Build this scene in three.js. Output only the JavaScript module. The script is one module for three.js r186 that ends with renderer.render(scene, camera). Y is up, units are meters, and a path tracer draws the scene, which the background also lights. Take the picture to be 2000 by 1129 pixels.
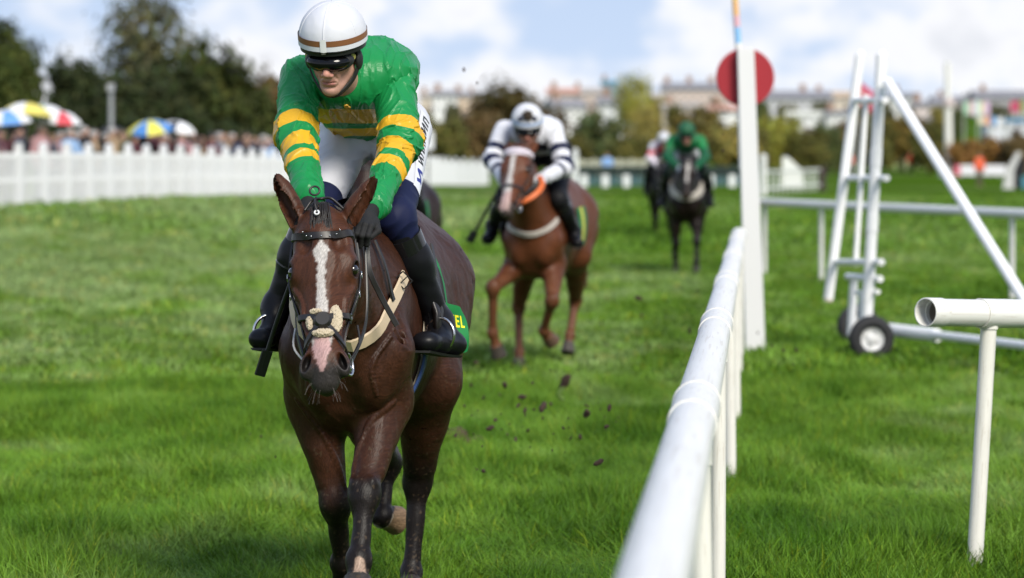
import * as THREE from 'three';
import { mergeGeometries, toCreasedNormals } from 'three/addons/utils/BufferGeometryUtils.js';
import { ImprovedNoise } from 'three/addons/math/ImprovedNoise.js';

// ------------------------------------------------------------------ camera, sky, sun, exposure
const EYE = 1.7, FPX = 6000, HOR = 300;                 // eye height, focal length in photo pixels, horizon row
const scene = new THREE.Scene();
const camera = new THREE.PerspectiveCamera(2 * Math.atan(564.5 / FPX) * 180 / Math.PI, 2000 / 1129, 0.5, 4000);
camera.position.set(0, EYE, 0);
camera.setViewOffset(2000, 1129, 0, 564.5 - HOR, 2000, 1129);
camera.focus = 10.4;
camera.userData.fStop = 3.1;
camera.updateProjectionMatrix();
const renderer = new THREE.WebGLRenderer({ antialias: true });
renderer.toneMapping = THREE.LinearToneMapping;
renderer.toneMappingExposure = 1.28;
renderer.shadowMap.enabled = true;

const perlin = new ImprovedNoise();
const noise = (x, y, z = 0) => perlin.noise(x, y, z);
const fbm = (x, y, z, n = 4) => { let a = 0, w = 0.5, s = 1; for (let i = 0; i < n; i++) { a += w * noise(x * s + i * 7.3, y * s + i * 3.1, z * s + i * 5.7); w *= 0.5; s *= 2.03; } return a; };
let seed = 20231;
const rnd = () => { seed = (seed * 1664525 + 1013904223) >>> 0; return seed / 4294967296; };
const rr = (a, b) => a + (b - a) * rnd();
const clamp = (x, a = 0, b = 1) => x < a ? a : x > b ? b : x;
const lerp = (a, b, t) => a + (b - a) * t;
const smooth = (a, b, x) => { const t = clamp((x - a) / (b - a)); return t * t * (3 - 2 * t); };
const mix3 = (a, b, t) => [lerp(a[0], b[0], t), lerp(a[1], b[1], t), lerp(a[2], b[2], t)];

{ // a bright autumn sky: pale blue air with broken white cloud all round
  const W = 4096, H = 2048, data = new Float32Array(W * H * 4);
  for (let j = 0; j < H; j++) {
    const el = ((j + 0.5) / H - 0.5) * Math.PI, e = Math.max(el, 0);
    for (let i = 0; i < W; i++) {
      const az = (i + 0.5) / W * 2 * Math.PI;
      const cx = Math.cos(az), cz = Math.sin(az), o = (j * W + i) * 4;
      const f = smooth(0.0, 0.5, e);
      let c = mix3([0.50, 0.605, 0.77], [0.14, 0.26, 0.53], Math.pow(f, 0.55));
      if (el > -0.02 && (j & 0) === 0) {
        const h = 1 / (0.55 * e + 0.032) ;            // cloud deck seen at a slant: flattened towards the horizon
        const q = Math.log(h) * 3.4;
        let n = fbm(cx * 27 + 11.3, cz * 27 + 4.2, q * 1.25, 5) * 1.2 + 0.55 * fbm(cx * 3.1, cz * 3.1 + 8, q * 0.7 + 2, 3);
        const k = smooth(-0.30 + 0.16 * f, 0.20 + 0.16 * f, n);
        const under = smooth(0.12, 0.5, n) * 0.14;
        c = mix3(c, [0.80 - under, 0.80 - under * 0.92, 0.82 - under * 0.8], 0.93 * k);
      }
      data[o] = c[0]; data[o + 1] = c[1]; data[o + 2] = c[2]; data[o + 3] = 1;
    }
  }
  const sky = new THREE.DataTexture(data, W, H, THREE.RGBAFormat, THREE.FloatType);
  sky.mapping = THREE.EquirectangularReflectionMapping;
  sky.magFilter = THREE.LinearFilter; sky.needsUpdate = true;
  scene.background = sky; scene.environment = sky;
  scene.backgroundIntensity = 1.0; scene.environmentIntensity = 1.0;
}
const sun = new THREE.DirectionalLight(new THREE.Color(1.0, 0.94, 0.82), 3.4);
sun.position.set(24, 42, 34); sun.target.position.set(0, 0, -14);
sun.castShadow = true; sun.shadow.radius = 40;
sun.shadow.mapSize.set(4096, 4096);
Object.assign(sun.shadow.camera, { left: -60, right: 60, top: 60, bottom: -60, near: 1, far: 260 });
scene.add(sun, sun.target);

// ------------------------------------------------------------------ naming and tagging
const used = {};
function numbered(name) { const n = used[name] = (used[name] ?? -1) + 1; return n ? `${name}_${String(n).padStart(3, '0')}` : name; }
function tag(o, label, category, group, kind) {
  o.userData.label = label;
  if (category) o.userData.category = category;
  if (group) o.userData.group = group;
  if (kind) o.userData.kind = kind;
  return o;
}
function shade(o) { o.traverse((m) => { if (m.isMesh) { m.castShadow = true; m.receiveShadow = true; } }); return o; }
function thing(name, label, category, pos = [0, 0, 0], turn = 0, group) {
  const o = new THREE.Group(); o.name = numbered(name); scene.add(o);
  o.position.set(...pos); o.rotation.y = turn;
  return tag(o, label, category, group);
}
function part(name, geometry, material, parent) {
  const m = new THREE.Mesh(geometry, material); m.name = name; parent.add(m); m.castShadow = m.receiveShadow = true; return m;
}
function solo(name, geometry, material, label, category, group, kind) {
  const m = new THREE.Mesh(geometry, material); m.name = numbered(name); scene.add(m); m.castShadow = m.receiveShadow = true;
  return tag(m, label, category, group, kind);
}
function copy(o, label) {
  const c = o.clone(); c.name = numbered(o.name.replace(/_\d{3}$/, '')); scene.add(c);
  c.userData = { ...o.userData }; if (label) c.userData.label = label; return c;
}
// a photo pixel at a depth along the view -> a point of the world
const D = (px, py, d) => [(px - 1000) / FPX * d, EYE + (HOR - py) / FPX * d, -d];
const std = (rgb, roughness = 0.7, o = {}) => new THREE.MeshStandardMaterial({ color: new THREE.Color().setRGB(...rgb), roughness, ...o });
const phys = (rgb, roughness = 0.5, o = {}) => new THREE.MeshPhysicalMaterial({ color: new THREE.Color().setRGB(...rgb), roughness, ...o });

// ------------------------------------------------------------------ small vector kit
const add = (a, b, s = 1) => [a[0] + b[0] * s, a[1] + b[1] * s, a[2] + b[2] * s];
const sub = (a, b) => [a[0] - b[0], a[1] - b[1], a[2] - b[2]];
const mul = (a, s) => [a[0] * s, a[1] * s, a[2] * s];
const dot = (a, b) => a[0] * b[0] + a[1] * b[1] + a[2] * b[2];
const cross = (a, b) => [a[1] * b[2] - a[2] * b[1], a[2] * b[0] - a[0] * b[2], a[0] * b[1] - a[1] * b[0]];
const len = (a) => Math.hypot(a[0], a[1], a[2]);
const norm = (a) => mul(a, 1 / (len(a) || 1));
const mid = (a, b, t = 0.5) => [lerp(a[0], b[0], t), lerp(a[1], b[1], t), lerp(a[2], b[2], t)];
const v3 = (a) => new THREE.Vector3(...a);
// ------------------------------------------------------------------ distance fields -> smooth meshes
class Field {
  constructor() { this.p = []; this.disp = null; }
  add(f, k = 0.03, cut = false) { this.p.push({ f, k, cut }); return this; }
  cap(a, b, ra, rb = ra, k = 0.03, cut = false) {
    const [ax, ay, az] = a, bx = b[0] - ax, by = b[1] - ay, bz = b[2] - az, bb = bx * bx + by * by + bz * bz || 1e-9;
    return this.add((x, y, z) => {
      const px = x - ax, py = y - ay, pz = z - az; let h = (px * bx + py * by + pz * bz) / bb; h = h < 0 ? 0 : h > 1 ? 1 : h;
      const qx = px - bx * h, qy = py - by * h, qz = pz - bz * h;
      return Math.sqrt(qx * qx + qy * qy + qz * qz) - (ra + (rb - ra) * h);
    }, k, cut);
  }
  ecap(a, b, ra, rb, side, ratio, k = 0.03) {       // a capsule whose section is stretched along `side`
    const s = norm(side), [ax, ay, az] = a, bx = b[0] - ax, by = b[1] - ay, bz = b[2] - az, bb = bx * bx + by * by + bz * bz || 1e-9, sc = Math.min(1, ratio);
    return this.add((x, y, z) => {
      const px = x - ax, py = y - ay, pz = z - az; let h = (px * bx + py * by + pz * bz) / bb; h = h < 0 ? 0 : h > 1 ? 1 : h;
      let qx = px - bx * h, qy = py - by * h, qz = pz - bz * h; const t = (qx * s[0] + qy * s[1] + qz * s[2]) * (1 / ratio - 1);
      qx += s[0] * t; qy += s[1] * t; qz += s[2] * t;
      return (Math.sqrt(qx * qx + qy * qy + qz * qz) - (ra + (rb - ra) * h)) * sc;
    }, k);
  }
  ell(c, r, k = 0.03, basis = null, cut = false) {
    const [cx, cy, cz] = c, [rx, ry, rz] = r, B = basis;
    return this.add((x, y, z) => {
      let px = x - cx, py = y - cy, pz = z - cz;
      if (B) { const a = px * B[0][0] + py * B[0][1] + pz * B[0][2], b = px * B[1][0] + py * B[1][1] + pz * B[1][2], e = px * B[2][0] + py * B[2][1] + pz * B[2][2]; px = a; py = b; pz = e; }
      const ux = px / rx, uy = py / ry, uz = pz / rz, k0 = Math.sqrt(ux * ux + uy * uy + uz * uz);
      const wx = ux / rx, wy = uy / ry, wz = uz / rz, k1 = Math.sqrt(wx * wx + wy * wy + wz * wz);
      return k1 < 1e-9 ? -Math.min(rx, ry, rz) : k0 * (k0 - 1) / k1;
    }, k, cut);
  }
  static fold(list, x, y, z) {
    let d = 1e3;
    for (let i = 0; i < list.length; i++) {
      const p = list[i], k = p.k, e = p.f(x, y, z);
      if (p.cut) { const b = -e, h = k - Math.abs(d - b); d = Math.max(d, b) + (h > 0 ? h * h / (4 * k) : 0); }
      else { const h = k - Math.abs(d - e); d = Math.min(d, e) - (h > 0 ? h * h / (4 * k) : 0); }
    }
    return d;
  }
  at(x, y, z, list = this.p) {
    let d = Field.fold(list, x, y, z);
    if (this.disp && d < 0.06 && d > -0.06) d -= this.disp(x, y, z);
    return d;
  }
  grad(x, y, z, e = 0.002, list = this.p) {
    const n = [this.at(x + e, y, z, list) - this.at(x - e, y, z, list), this.at(x, y + e, z, list) - this.at(x, y - e, z, list), this.at(x, y, z + e, list) - this.at(x, y, z - e, list)];
    return norm(n);
  }
  snap(p, off = 0, n = 5) {
    let q = p;
    for (let i = 0; i < n; i++) { const d = this.at(...q) - off, g = this.grad(...q, 0.004); q = add(q, g, -clamp(d, -0.15, 0.15)); }
    return q;
  }
  // naive surface nets over blocks of cells; blocks away from the surface are skipped
  mesh(lo, hi, cell, color = null, uv = null) {
    const B = 8, n = [0, 1, 2].map((i) => Math.ceil((hi[i] - lo[i]) / cell / B)), R = B * cell * 0.5 * Math.sqrt(3);
    const nx = n[0] * B + 1, ny = n[1] * B + 1, pos = [], nor = [], col = [], uvs = [], idx = [], where = new Map(), edges = [];
    const S = B + 1, V = new Float32Array(S * S * S), key = (i, j, k) => i + nx * (j + ny * k), at = (i, j, k) => i + S * (j + S * k);
    for (let bz = 0; bz < n[2]; bz++) for (let by = 0; by < n[1]; by++) for (let bx = 0; bx < n[0]; bx++) {
      const ox = lo[0] + bx * B * cell, oy = lo[1] + by * B * cell, oz = lo[2] + bz * B * cell, hc = B * cell * 0.5;
      const mx = ox + hc, my = oy + hc, mz = oz + hc, dc = Field.fold(this.p, mx, my, mz);
      if (Math.abs(dc) > R * 1.35 + 0.012) continue;
      const list = this.p.filter((p) => p.f(mx, my, mz) < 2 * R + Math.abs(dc) + p.k);
      for (let k = 0; k < S; k++) for (let j = 0; j < S; j++) for (let i = 0; i < S; i++) V[at(i, j, k)] = this.at(ox + i * cell, oy + j * cell, oz + k * cell, list);
      for (let k = 0; k < B; k++) for (let j = 0; j < B; j++) for (let i = 0; i < B; i++) {
        const v0 = V[at(i, j, k)], I = bx * B + i, J = by * B + j, K = bz * B + k;
        if ((v0 < 0) !== (V[at(i + 1, j, k)] < 0)) edges.push(0, I, J, K, v0 < 0 ? 1 : 0);
        if ((v0 < 0) !== (V[at(i, j + 1, k)] < 0)) edges.push(1, I, J, K, v0 < 0 ? 1 : 0);
        if ((v0 < 0) !== (V[at(i, j, k + 1)] < 0)) edges.push(2, I, J, K, v0 < 0 ? 1 : 0);
        let m = 0; for (let c = 0; c < 8; c++) if (V[at(i + (c & 1), j + (c >> 1 & 1), k + (c >> 2))] < 0) m++;
        if (m === 0 || m === 8) continue;
        let sx = 0, sy = 0, sz = 0, cnt = 0;
        for (let c = 0; c < 8; c++) for (let a = 0; a < 3; a++) if (!(c >> a & 1)) {
          const c2 = c | (1 << a), va = V[at(i + (c & 1), j + (c >> 1 & 1), k + (c >> 2))], vb = V[at(i + (c2 & 1), j + (c2 >> 1 & 1), k + (c2 >> 2))];
          if ((va < 0) === (vb < 0)) continue;
          const t = va / (va - vb); sx += (c & 1) + (a === 0 ? t : 0); sy += (c >> 1 & 1) + (a === 1 ? t : 0); sz += (c >> 2) + (a === 2 ? t : 0); cnt++;
        }
        let x = ox + (i + sx / cnt) * cell, y = oy + (j + sy / cnt) * cell, z = oz + (k + sz / cnt) * cell;
        const g = this.grad(x, y, z, cell * 0.4, list), d = clamp(this.at(x, y, z, list), -cell * 0.5, cell * 0.5);
        x -= g[0] * d; y -= g[1] * d; z -= g[2] * d;
        where.set(key(I, J, K), pos.length / 3); pos.push(x, y, z); nor.push(...g);
        if (color) col.push(...color(x, y, z, g)); if (uv) uvs.push(...uv(x, y, z, g));
      }
    }
    for (let e = 0; e < edges.length; e += 5) {
      const [a, i, j, k, f] = [edges[e], edges[e + 1], edges[e + 2], edges[e + 3], edges[e + 4]], u = (a + 1) % 3, w = (a + 2) % 3;
      const q = [[0, 0], [1, 0], [1, 1], [0, 1]].map(([s, t]) => { const c = [i, j, k]; c[u] -= s; c[w] -= t; return where.get(key(...c)); });
      if (q.some((x) => x === undefined)) continue;
      if (f) idx.push(q[0], q[1], q[2], q[0], q[2], q[3]); else idx.push(q[0], q[2], q[1], q[0], q[3], q[2]);
    }
    const g = new THREE.BufferGeometry();
    g.setAttribute('position', new THREE.Float32BufferAttribute(pos, 3)); g.setAttribute('normal', new THREE.Float32BufferAttribute(nor, 3));
    if (color) g.setAttribute('color', new THREE.Float32BufferAttribute(col, 3));
    if (uv) g.setAttribute('uv', new THREE.Float32BufferAttribute(uvs, 2));
    g.setIndex(idx); return g;
  }
}
// ------------------------------------------------------------------ plain geometry helpers
function curvePts(pts, n) { return new THREE.CatmullRomCurve3(pts.map(v3), false, 'centripetal').getSpacedPoints(n).map((p) => [p.x, p.y, p.z]); }
// a flat strap along points; with a field it lies on that field's surface
function strap(pts, width, thick, { field = null, off = 0.002, n = 24, up = null, snapEnds = true } = {}) {
  let P = curvePts(pts, n), N;
  if (field) {
    for (let k = 0; k < 3; k++) { P = P.map((p) => field.snap(p, off, k ? 2 : 6)); for (let it = 0; it < 3; it++) P = P.map((p, i) => i && i < P.length - 1 ? mid(p, mid(P[i - 1], P[i + 1]), 0.6) : p); }
    P = P.map((p) => { const d = field.at(...p); return d < off * 0.6 ? field.snap(p, off, 2) : p; });
    N = P.map((p) => field.grad(...p, 0.012)); for (let it = 0; it < 4; it++) N = N.map((p, i) => norm(add(add(p, N[Math.max(0, i - 1)]), N[Math.min(N.length - 1, i + 1)])));
  }
  else N = P.map(() => norm(up || [0, 0, 1]));
  const pos = [], idx = [];
  P.forEach((p, i) => {
    const t = norm(sub(P[Math.min(i + 1, n)], P[Math.max(i - 1, 0)])), s = norm(cross(t, N[i])), m = norm(cross(s, t)), w = width / 2;
    for (const [a, b] of [[-w, 0], [-w * 0.82, thick], [w * 0.82, thick], [w, 0]]) pos.push(...add(add(p, s, a), m, b));
    if (i) { const o = i * 4; for (let k = 0; k < 4; k++) { const k2 = (k + 1) % 4; idx.push(o - 4 + k, o + k, o + k2, o - 4 + k, o + k2, o - 4 + k2); } }
  });
  const e = (n) * 4; idx.push(0, 1, 2, 0, 2, 3, e, e + 2, e + 1, e, e + 3, e + 2);
  let g = new THREE.BufferGeometry(); g.setAttribute('position', new THREE.Float32BufferAttribute(pos, 3)); g.setIndex(idx);
  return toCreasedNormals(g, 0.6);
}
function tube(pts, r, n = 16, seg = 6, closed = false) {
  return new THREE.TubeGeometry(new THREE.CatmullRomCurve3(pts.map(v3), closed, 'centripetal'), n, r, seg, closed);
}
function rod(a, b, ra, rb = ra, seg = 16, open = false) {
  const g = new THREE.CylinderGeometry(rb, ra, len(sub(b, a)), seg, 1, open);
  g.applyQuaternion(new THREE.Quaternion().setFromUnitVectors(new THREE.Vector3(0, 1, 0), v3(norm(sub(b, a))))); g.translate(...mid(a, b)); return g;
}
function box(w, h, d, x = 0, y = 0, z = 0) { const g = new THREE.BoxGeometry(w, h, d); g.translate(x, y, z); return g; }
function plainUV(g) { // keep only position and normal, so that unlike shapes merge
  const o = g.index ? g.toNonIndexed() : g.clone(); for (const k of Object.keys(o.attributes)) if (k !== 'position' && k !== 'normal') o.deleteAttribute(k); if (!o.attributes.normal) o.computeVertexNormals(); return o;
}
const merge = (list) => mergeGeometries(list.map(plainUV));
function torus(c, r, t, axis, seg = 20) {
  const g = new THREE.TorusGeometry(r, t, 8, seg); g.applyQuaternion(new THREE.Quaternion().setFromUnitVectors(new THREE.Vector3(0, 0, 1), v3(norm(axis)))); g.translate(...c); return g;
}
function tex(w, h, f, srgb = true, repeat = true) {
  const data = new Uint8Array(w * h * 4);
  for (let j = 0; j < h; j++) for (let i = 0; i < w; i++) { const c = f(i / w, j / h), o = (j * w + i) * 4; for (let k = 0; k < 3; k++) data[o + k] = clamp(c[k]) * 255; data[o + 3] = 255; }
  const t = new THREE.DataTexture(data, w, h); t.magFilter = THREE.LinearFilter; if (srgb) t.colorSpace = THREE.SRGBColorSpace;
  if (repeat) t.wrapS = t.wrapT = THREE.RepeatWrapping; t.needsUpdate = true; return t;
}
// ------------------------------------------------------------------ ground
function groundY(x, d) {
  const left = 0.5 * smooth(14, 58, d) * smooth(-1.5, -9, x);
  const far = 2.2 * smooth(240, 330, d) + 9 * smooth(330, 700, d) + 10 * smooth(700, 1500, d);
  const bumps = 0.035 * fbm(x * 0.45, d * 0.45, 3, 3) * (1 - smooth(60, 120, d));
  return left + far + bumps;
}
const onGround = (px, d) => { const x = (px - 1000) / FPX * d; return [x, groundY(x, d), -d]; };
const patch = (x, d) => 0.8 * fbm(x * 0.28 + 5, d * 0.13, 1.7, 3) + 0.75 * fbm(x * 2.1, d * 1.1, 8.8, 3);
const GREENS = [[0.044, 0.120, 0.005], [0.102, 0.204, 0.016], [0.192, 0.278, 0.10]];
function lawnColor(x, d) {
  const n = clamp(0.49 + 1.1 * patch(x, d) + 0.34 * smooth(15, 32, d) * smooth(2, -2, x) + 0.04 * smooth(80, 140, d));
  const c = n < 0.5 ? mix3(GREENS[0], GREENS[1], n * 2) : mix3(GREENS[1], GREENS[2], n * 2 - 1);
  return c;
}
{
  const xs = [], ds = [];
  for (let i = -60; i <= 60; i++) xs.push(Math.sign(i) * (Math.abs(i) * 0.22 + Math.pow(Math.abs(i) / 60, 4) * 900));
  for (let i = 0; i <= 220; i++) { const t = i / 220; ds.push(-12 + 130 * t + 2400 * Math.pow(t, 7)); }
  const pos = [], col = [], uv = [], idx = [];
  ds.forEach((d, j) => xs.forEach((x, i) => {
    pos.push(x, groundY(x, d), -d); uv.push(x / 5, d / 5); col.push(...lawnColor(x, d));
    if (i && j) { const a = j * xs.length + i, b = a - 1, c = a - xs.length, e = c - 1; idx.push(e, c, b, b, c, a); }
  }));
  const g = new THREE.BufferGeometry();
  g.setAttribute('position', new THREE.Float32BufferAttribute(pos, 3)); g.setAttribute('uv', new THREE.Float32BufferAttribute(uv, 2)); g.setAttribute('color', new THREE.Float32BufferAttribute(col, 3));
  g.setIndex(idx); g.computeVertexNormals();
  const T = (s) => (u, v) => { const a = u * Math.PI * 2, b = v * Math.PI * 2, n = fbm(Math.cos(a) * s, Math.sin(a) * s, Math.cos(b) * s + Math.sin(b) * s * 1.7, 4); const k = 0.78 + 0.42 * n + 0.1 * noise(u * 400, v * 400, 2); return [k, k, k * 0.96]; };
  const m = new THREE.MeshPhysicalMaterial({ specularIntensity: 0, vertexColors: true, map: tex(512, 512, T(6)), bumpMap: tex(512, 512, T(14), false), bumpScale: 0.03, roughness: 0.9 });
  const ground = new THREE.Mesh(g, m); ground.name = 'turf_ground'; ground.receiveShadow = true; scene.add(ground);
  tag(ground, 'green racecourse turf reaching to the distant trees', 'ground', null, 'structure');
}
// torn places in the turf: [x, distance, half width]
const DIVOTS = [[905, 875, 0.125], [598, 968, 0.05], [940, 915, 0.05], [1160, 640, 0.10], [1190, 690, 0.08], [985, 800, 0.06], [300, 560, 0.09], [180, 745, 0.06], [390, 640, 0.08], [1130, 880, 0.045], [1520, 700, 0.07], [60, 640, 0.08], [230, 1085, 0.035], [455, 700, 0.06]].map(([px, py, w]) => { const d = EYE * FPX / (py - HOR); return [(px - 1000) / FPX * d, d, w]; });
{ // blades of grass in tufts, denser and finer where they are near
  function tuft(blades, spread, h, w) {
    const pos = [], idx = [];
    for (let b = 0; b < blades; b++) {
      const a = rr(0, 6.283), r = spread * Math.sqrt(rnd()), x = Math.cos(a) * r, z = Math.sin(a) * r, H = h * rr(0.55, 1.15), lean = rr(0.25, 1.0) * H, la = rr(0, 6.283), W = w * rr(0.7, 1.25);
      const lx = Math.cos(la), lz = Math.sin(la), fa = rr(0, 6.283), sx = Math.cos(fa), sz = Math.sin(fa), o = pos.length / 3;
      for (const [t, k] of [[0, 1], [0.4, 0.9], [0.75, 0.6], [1, 0.02]]) {
        const bend = t * t * lean, y = H * t * (1 - 0.22 * t * lean / H);
        pos.push(x + lx * bend - sx * W * k, y, z + lz * bend - sz * W * k, x + lx * bend + sx * W * k, y, z + lz * bend + sz * W * k);
      }
      for (let s = 0; s < 3; s++) idx.push(o + 2 * s, o + 2 * s + 1, o + 2 * s + 3, o + 2 * s, o + 2 * s + 3, o + 2 * s + 2);
    }
    const g = new THREE.BufferGeometry(); g.setAttribute('position', new THREE.Float32BufferAttribute(pos, 3)); g.setIndex(idx); g.computeVertexNormals();
    return g;
  }
  const mat = new THREE.MeshPhysicalMaterial({ color: 0xffffff, roughness: 0.55, side: THREE.DoubleSide, specularIntensity: 0.35 });
  const M = new THREE.Matrix4(), Q = new THREE.Quaternion(), E = new THREE.Euler(), Q2 = new THREE.Quaternion(), UPV = new THREE.Vector3(0, 1, 0), C = new THREE.Color();
  function field(name, label, d0, d1, density, geos, scale) {
    const spots = geos.map(() => []);
    for (let d = d0; d < d1; d += 0.25) {
      const half = 0.175 * d + 1.1, n = density * 0.25 * 2 * half;
      for (let i = 0; i < n + rnd() - 1; i++) { const q = [rr(-half, half), d + rr(0, 0.25)], g = Math.floor(rnd() * geos.length); if (!DIVOTS.some(([x, e, w]) => Math.hypot((q[0] - x) / w, (q[1] - e) / (w * 2.6)) < rr(0.75, 1.15))) spots[g].push(q); }
    }
    geos.forEach((g, k) => {
      const im = new THREE.InstancedMesh(g, mat, spots[k].length);
      spots[k].forEach(([x, d], i) => {
        const n = patch(x * 1.0, d), tall = 0.85 + 0.5 * clamp(-n, -0.6, 0.6) + 0.8 * noise(x * 1.7, d * 0.8, 4.4) + 0.5 * noise(x * 5, d * 3, 1.4), fa = 5 * noise(x * 0.5, d * 0.3, 9.9) + 2.2 * noise(x * 2, d * 1.4, 2.2), ft = 0.42;
        E.set(Math.cos(fa) * ft + rr(-0.25, 0.25), 0, Math.sin(fa) * ft + rr(-0.25, 0.25)); Q.setFromEuler(E); Q.multiply(Q2.setFromAxisAngle(UPV, rr(0, 6.283)));
        const s = scale * rr(0.8, 1.2);
        M.compose(new THREE.Vector3(x, groundY(x, d) - 0.004, -d), Q, new THREE.Vector3(s, s * clamp(tall, 0.35, 1.6), s)); im.setMatrixAt(i, M);
        const c = lawnColor(x, d), v = rr(0.7, 1.4), y = rr(0, 1) < 0.06 ? 1 : 0;
        C.setRGB(c[0] * v * 1.12 * (1 + y * 0.9), c[1] * v * 1.1 * (1 + y * 0.25), c[2] * v * 1.1); im.setColorAt(i, C);
      });
      im.name = numbered('grass'); im.receiveShadow = im.castShadow = true; scene.add(im); tag(im, label, 'grass', null, 'stuff');
    });
  }
  field('grass', 'long uncut green grass blades of the racecourse', 10.5, 22, 1850, [tuft(10, 0.05, 0.10, 0.0022), tuft(10, 0.055, 0.085, 0.0025), tuft(9, 0.04, 0.13, 0.0021), tuft(9, 0.03, 0.12, 0.0022)], 1);
  field('grass', 'shorter grass blades farther along the racecourse', 22, 50, 240, [tuft(14, 0.12, 0.085, 0.005), tuft(14, 0.13, 0.07, 0.006)], 1.1);
  field('grass', 'sparse short grass blades towards the fence', 50, 110, 38, [tuft(16, 0.3, 0.085, 0.012)], 1.2);
}
// ------------------------------------------------------------------ white plastic rails, winning post, wheeled stand
const grime = tex(512, 512, (u, v) => { const n = fbm(u * 7, v * 5, 1, 4), s = smooth(0.3, 0.42, noise(u * 40, v * 9, 5) + 0.3 * noise(u * 120, v * 60, 2)) * 0.06; const k = 0.95 + 0.06 * n - s; return [k, k * (0.995 - s * 0.2), k * (0.98 - s * 0.4)]; });
const white = new THREE.MeshPhysicalMaterial({ color: new THREE.Color().setRGB(0.87, 0.87, 0.86), map: grime, roughness: 0.38 });
const cream = new THREE.MeshPhysicalMaterial({ color: new THREE.Color().setRGB(0.84, 0.83, 0.79), map: grime, roughness: 0.42 });
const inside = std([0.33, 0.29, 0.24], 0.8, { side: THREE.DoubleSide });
const railX = (d) => 0.221 + 0.0805 * (d - 4.78);
{
  const o = thing('running_rail', 'long white plastic running rail leading up to the winning post', 'rail', [railX(7.7), 0, -7.7]);
  const base = [railX(7.7), 0, -7.7], P = (d, y, dx = 0) => sub([railX(d) + dx, y, -d], base), y = 1.04, r = 0.058;
  const posts = [0.1, 3.9, 7.7, 11.5, 15.3, 19.1, 22.9];
  let from = -0.6;
  for (const d of [...posts, 25.0]) {
    const end = d === 25.0 ? 24.7 : d - 0.2;
    part('rail', rod(P(from, y), P(end, y), r, r, 32), white, o);
    if (d === 25.0) { const g = new THREE.SphereGeometry(0.066, 20, 14); g.translate(...P(24.72, y)); part('end_cap', g, white, o); part('post', rod(P(24.5, -0.1, 0.01), P(24.5, y, 0.01), 0.029, 0.029, 20), cream, o); break; }
    const sleeve = part('sleeve', rod(P(d - 0.21, y), P(d + 0.36, y), r + 0.0045, r + 0.0045, 32), white, o);
    part('rim', torus(P(d + 0.36, y), r + 0.0045, 0.0035, [0.0805, 0, -1], 32), cream, sleeve);
    part('post', rod(P(d, -0.1, 0.018 + 0.012 * Math.sin(d)), P(d, y - 0.03, 0.012), 0.029, 0.029, 24), cream, o);
    part('collar', rod(P(d, y - 0.12, 0.013), P(d, y - 0.04, 0.012), 0.034, 0.036, 24), cream, o);
    from = d + 0.35;
  }
}
{ // open-ended tee of rail beside the course
  const d = 12.25, foot = D(1902, 1112, d); foot[1] = 0;
  const o = thing('rail_end', 'open end of a white plastic rail pipe on a leaning post in the grass', 'rail', foot);
  const top = sub(D(1931, 640, d), foot), c = sub(D(1935, 612, d), foot);
  const dir = norm([0.74, -0.045, -0.67]), at = (t) => add(c, dir, t), r = 0.054;
  part('post', rod(add(mul(top, -0.1), [0, 0, 0]), top, 0.032, 0.032, 28), cream, o);
  part('collar', rod(add(top, [0, -0.005, 0]), add(top, [0.001, 0.03, 0]), 0.037, 0.037, 28), cream, o);
  const shell = (a, b, ro, ri) => { // a pipe with a real wall
    const pts = [[ri, 0], [ro - 0.001, 0], [ro, 0.002], [ro, b - a], [ri, b - a], [ri, 0]].map((p) => new THREE.Vector2(...p)), g = new THREE.LatheGeometry(pts, 40);
    g.applyQuaternion(new THREE.Quaternion().setFromUnitVectors(new THREE.Vector3(0, 1, 0), v3(dir))); g.translate(...at(a)); return g;
  };
  const a0 = -0.40;
  part('pipe', shell(a0 + 0.06, 3.2, r, r - 0.005), white, o);
  part('socket', shell(a0, a0 + 0.09, r + 0.0035, r - 0.0015), white, o);
  part('bore', rod(at(a0 + 0.08), at(a0 + 0.6), r - 0.0058, r - 0.0058, 32, true), inside, o);
  const sleeve = part('sleeve', shell(-0.07, 0.19, r + 0.004, r + 0.0005), white, o);
  for (const e of [-0.07, 0.19]) part('rim', torus(at(e), r + 0.003, 0.002, dir, 40), cream, sleeve);
  part('post', rod(sub([foot[0] + dir[0] * 2.9, -0.1, foot[2] + dir[2] * 2.9], foot), at(2.9), 0.032, 0.032, 20), cream, o);
}
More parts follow.
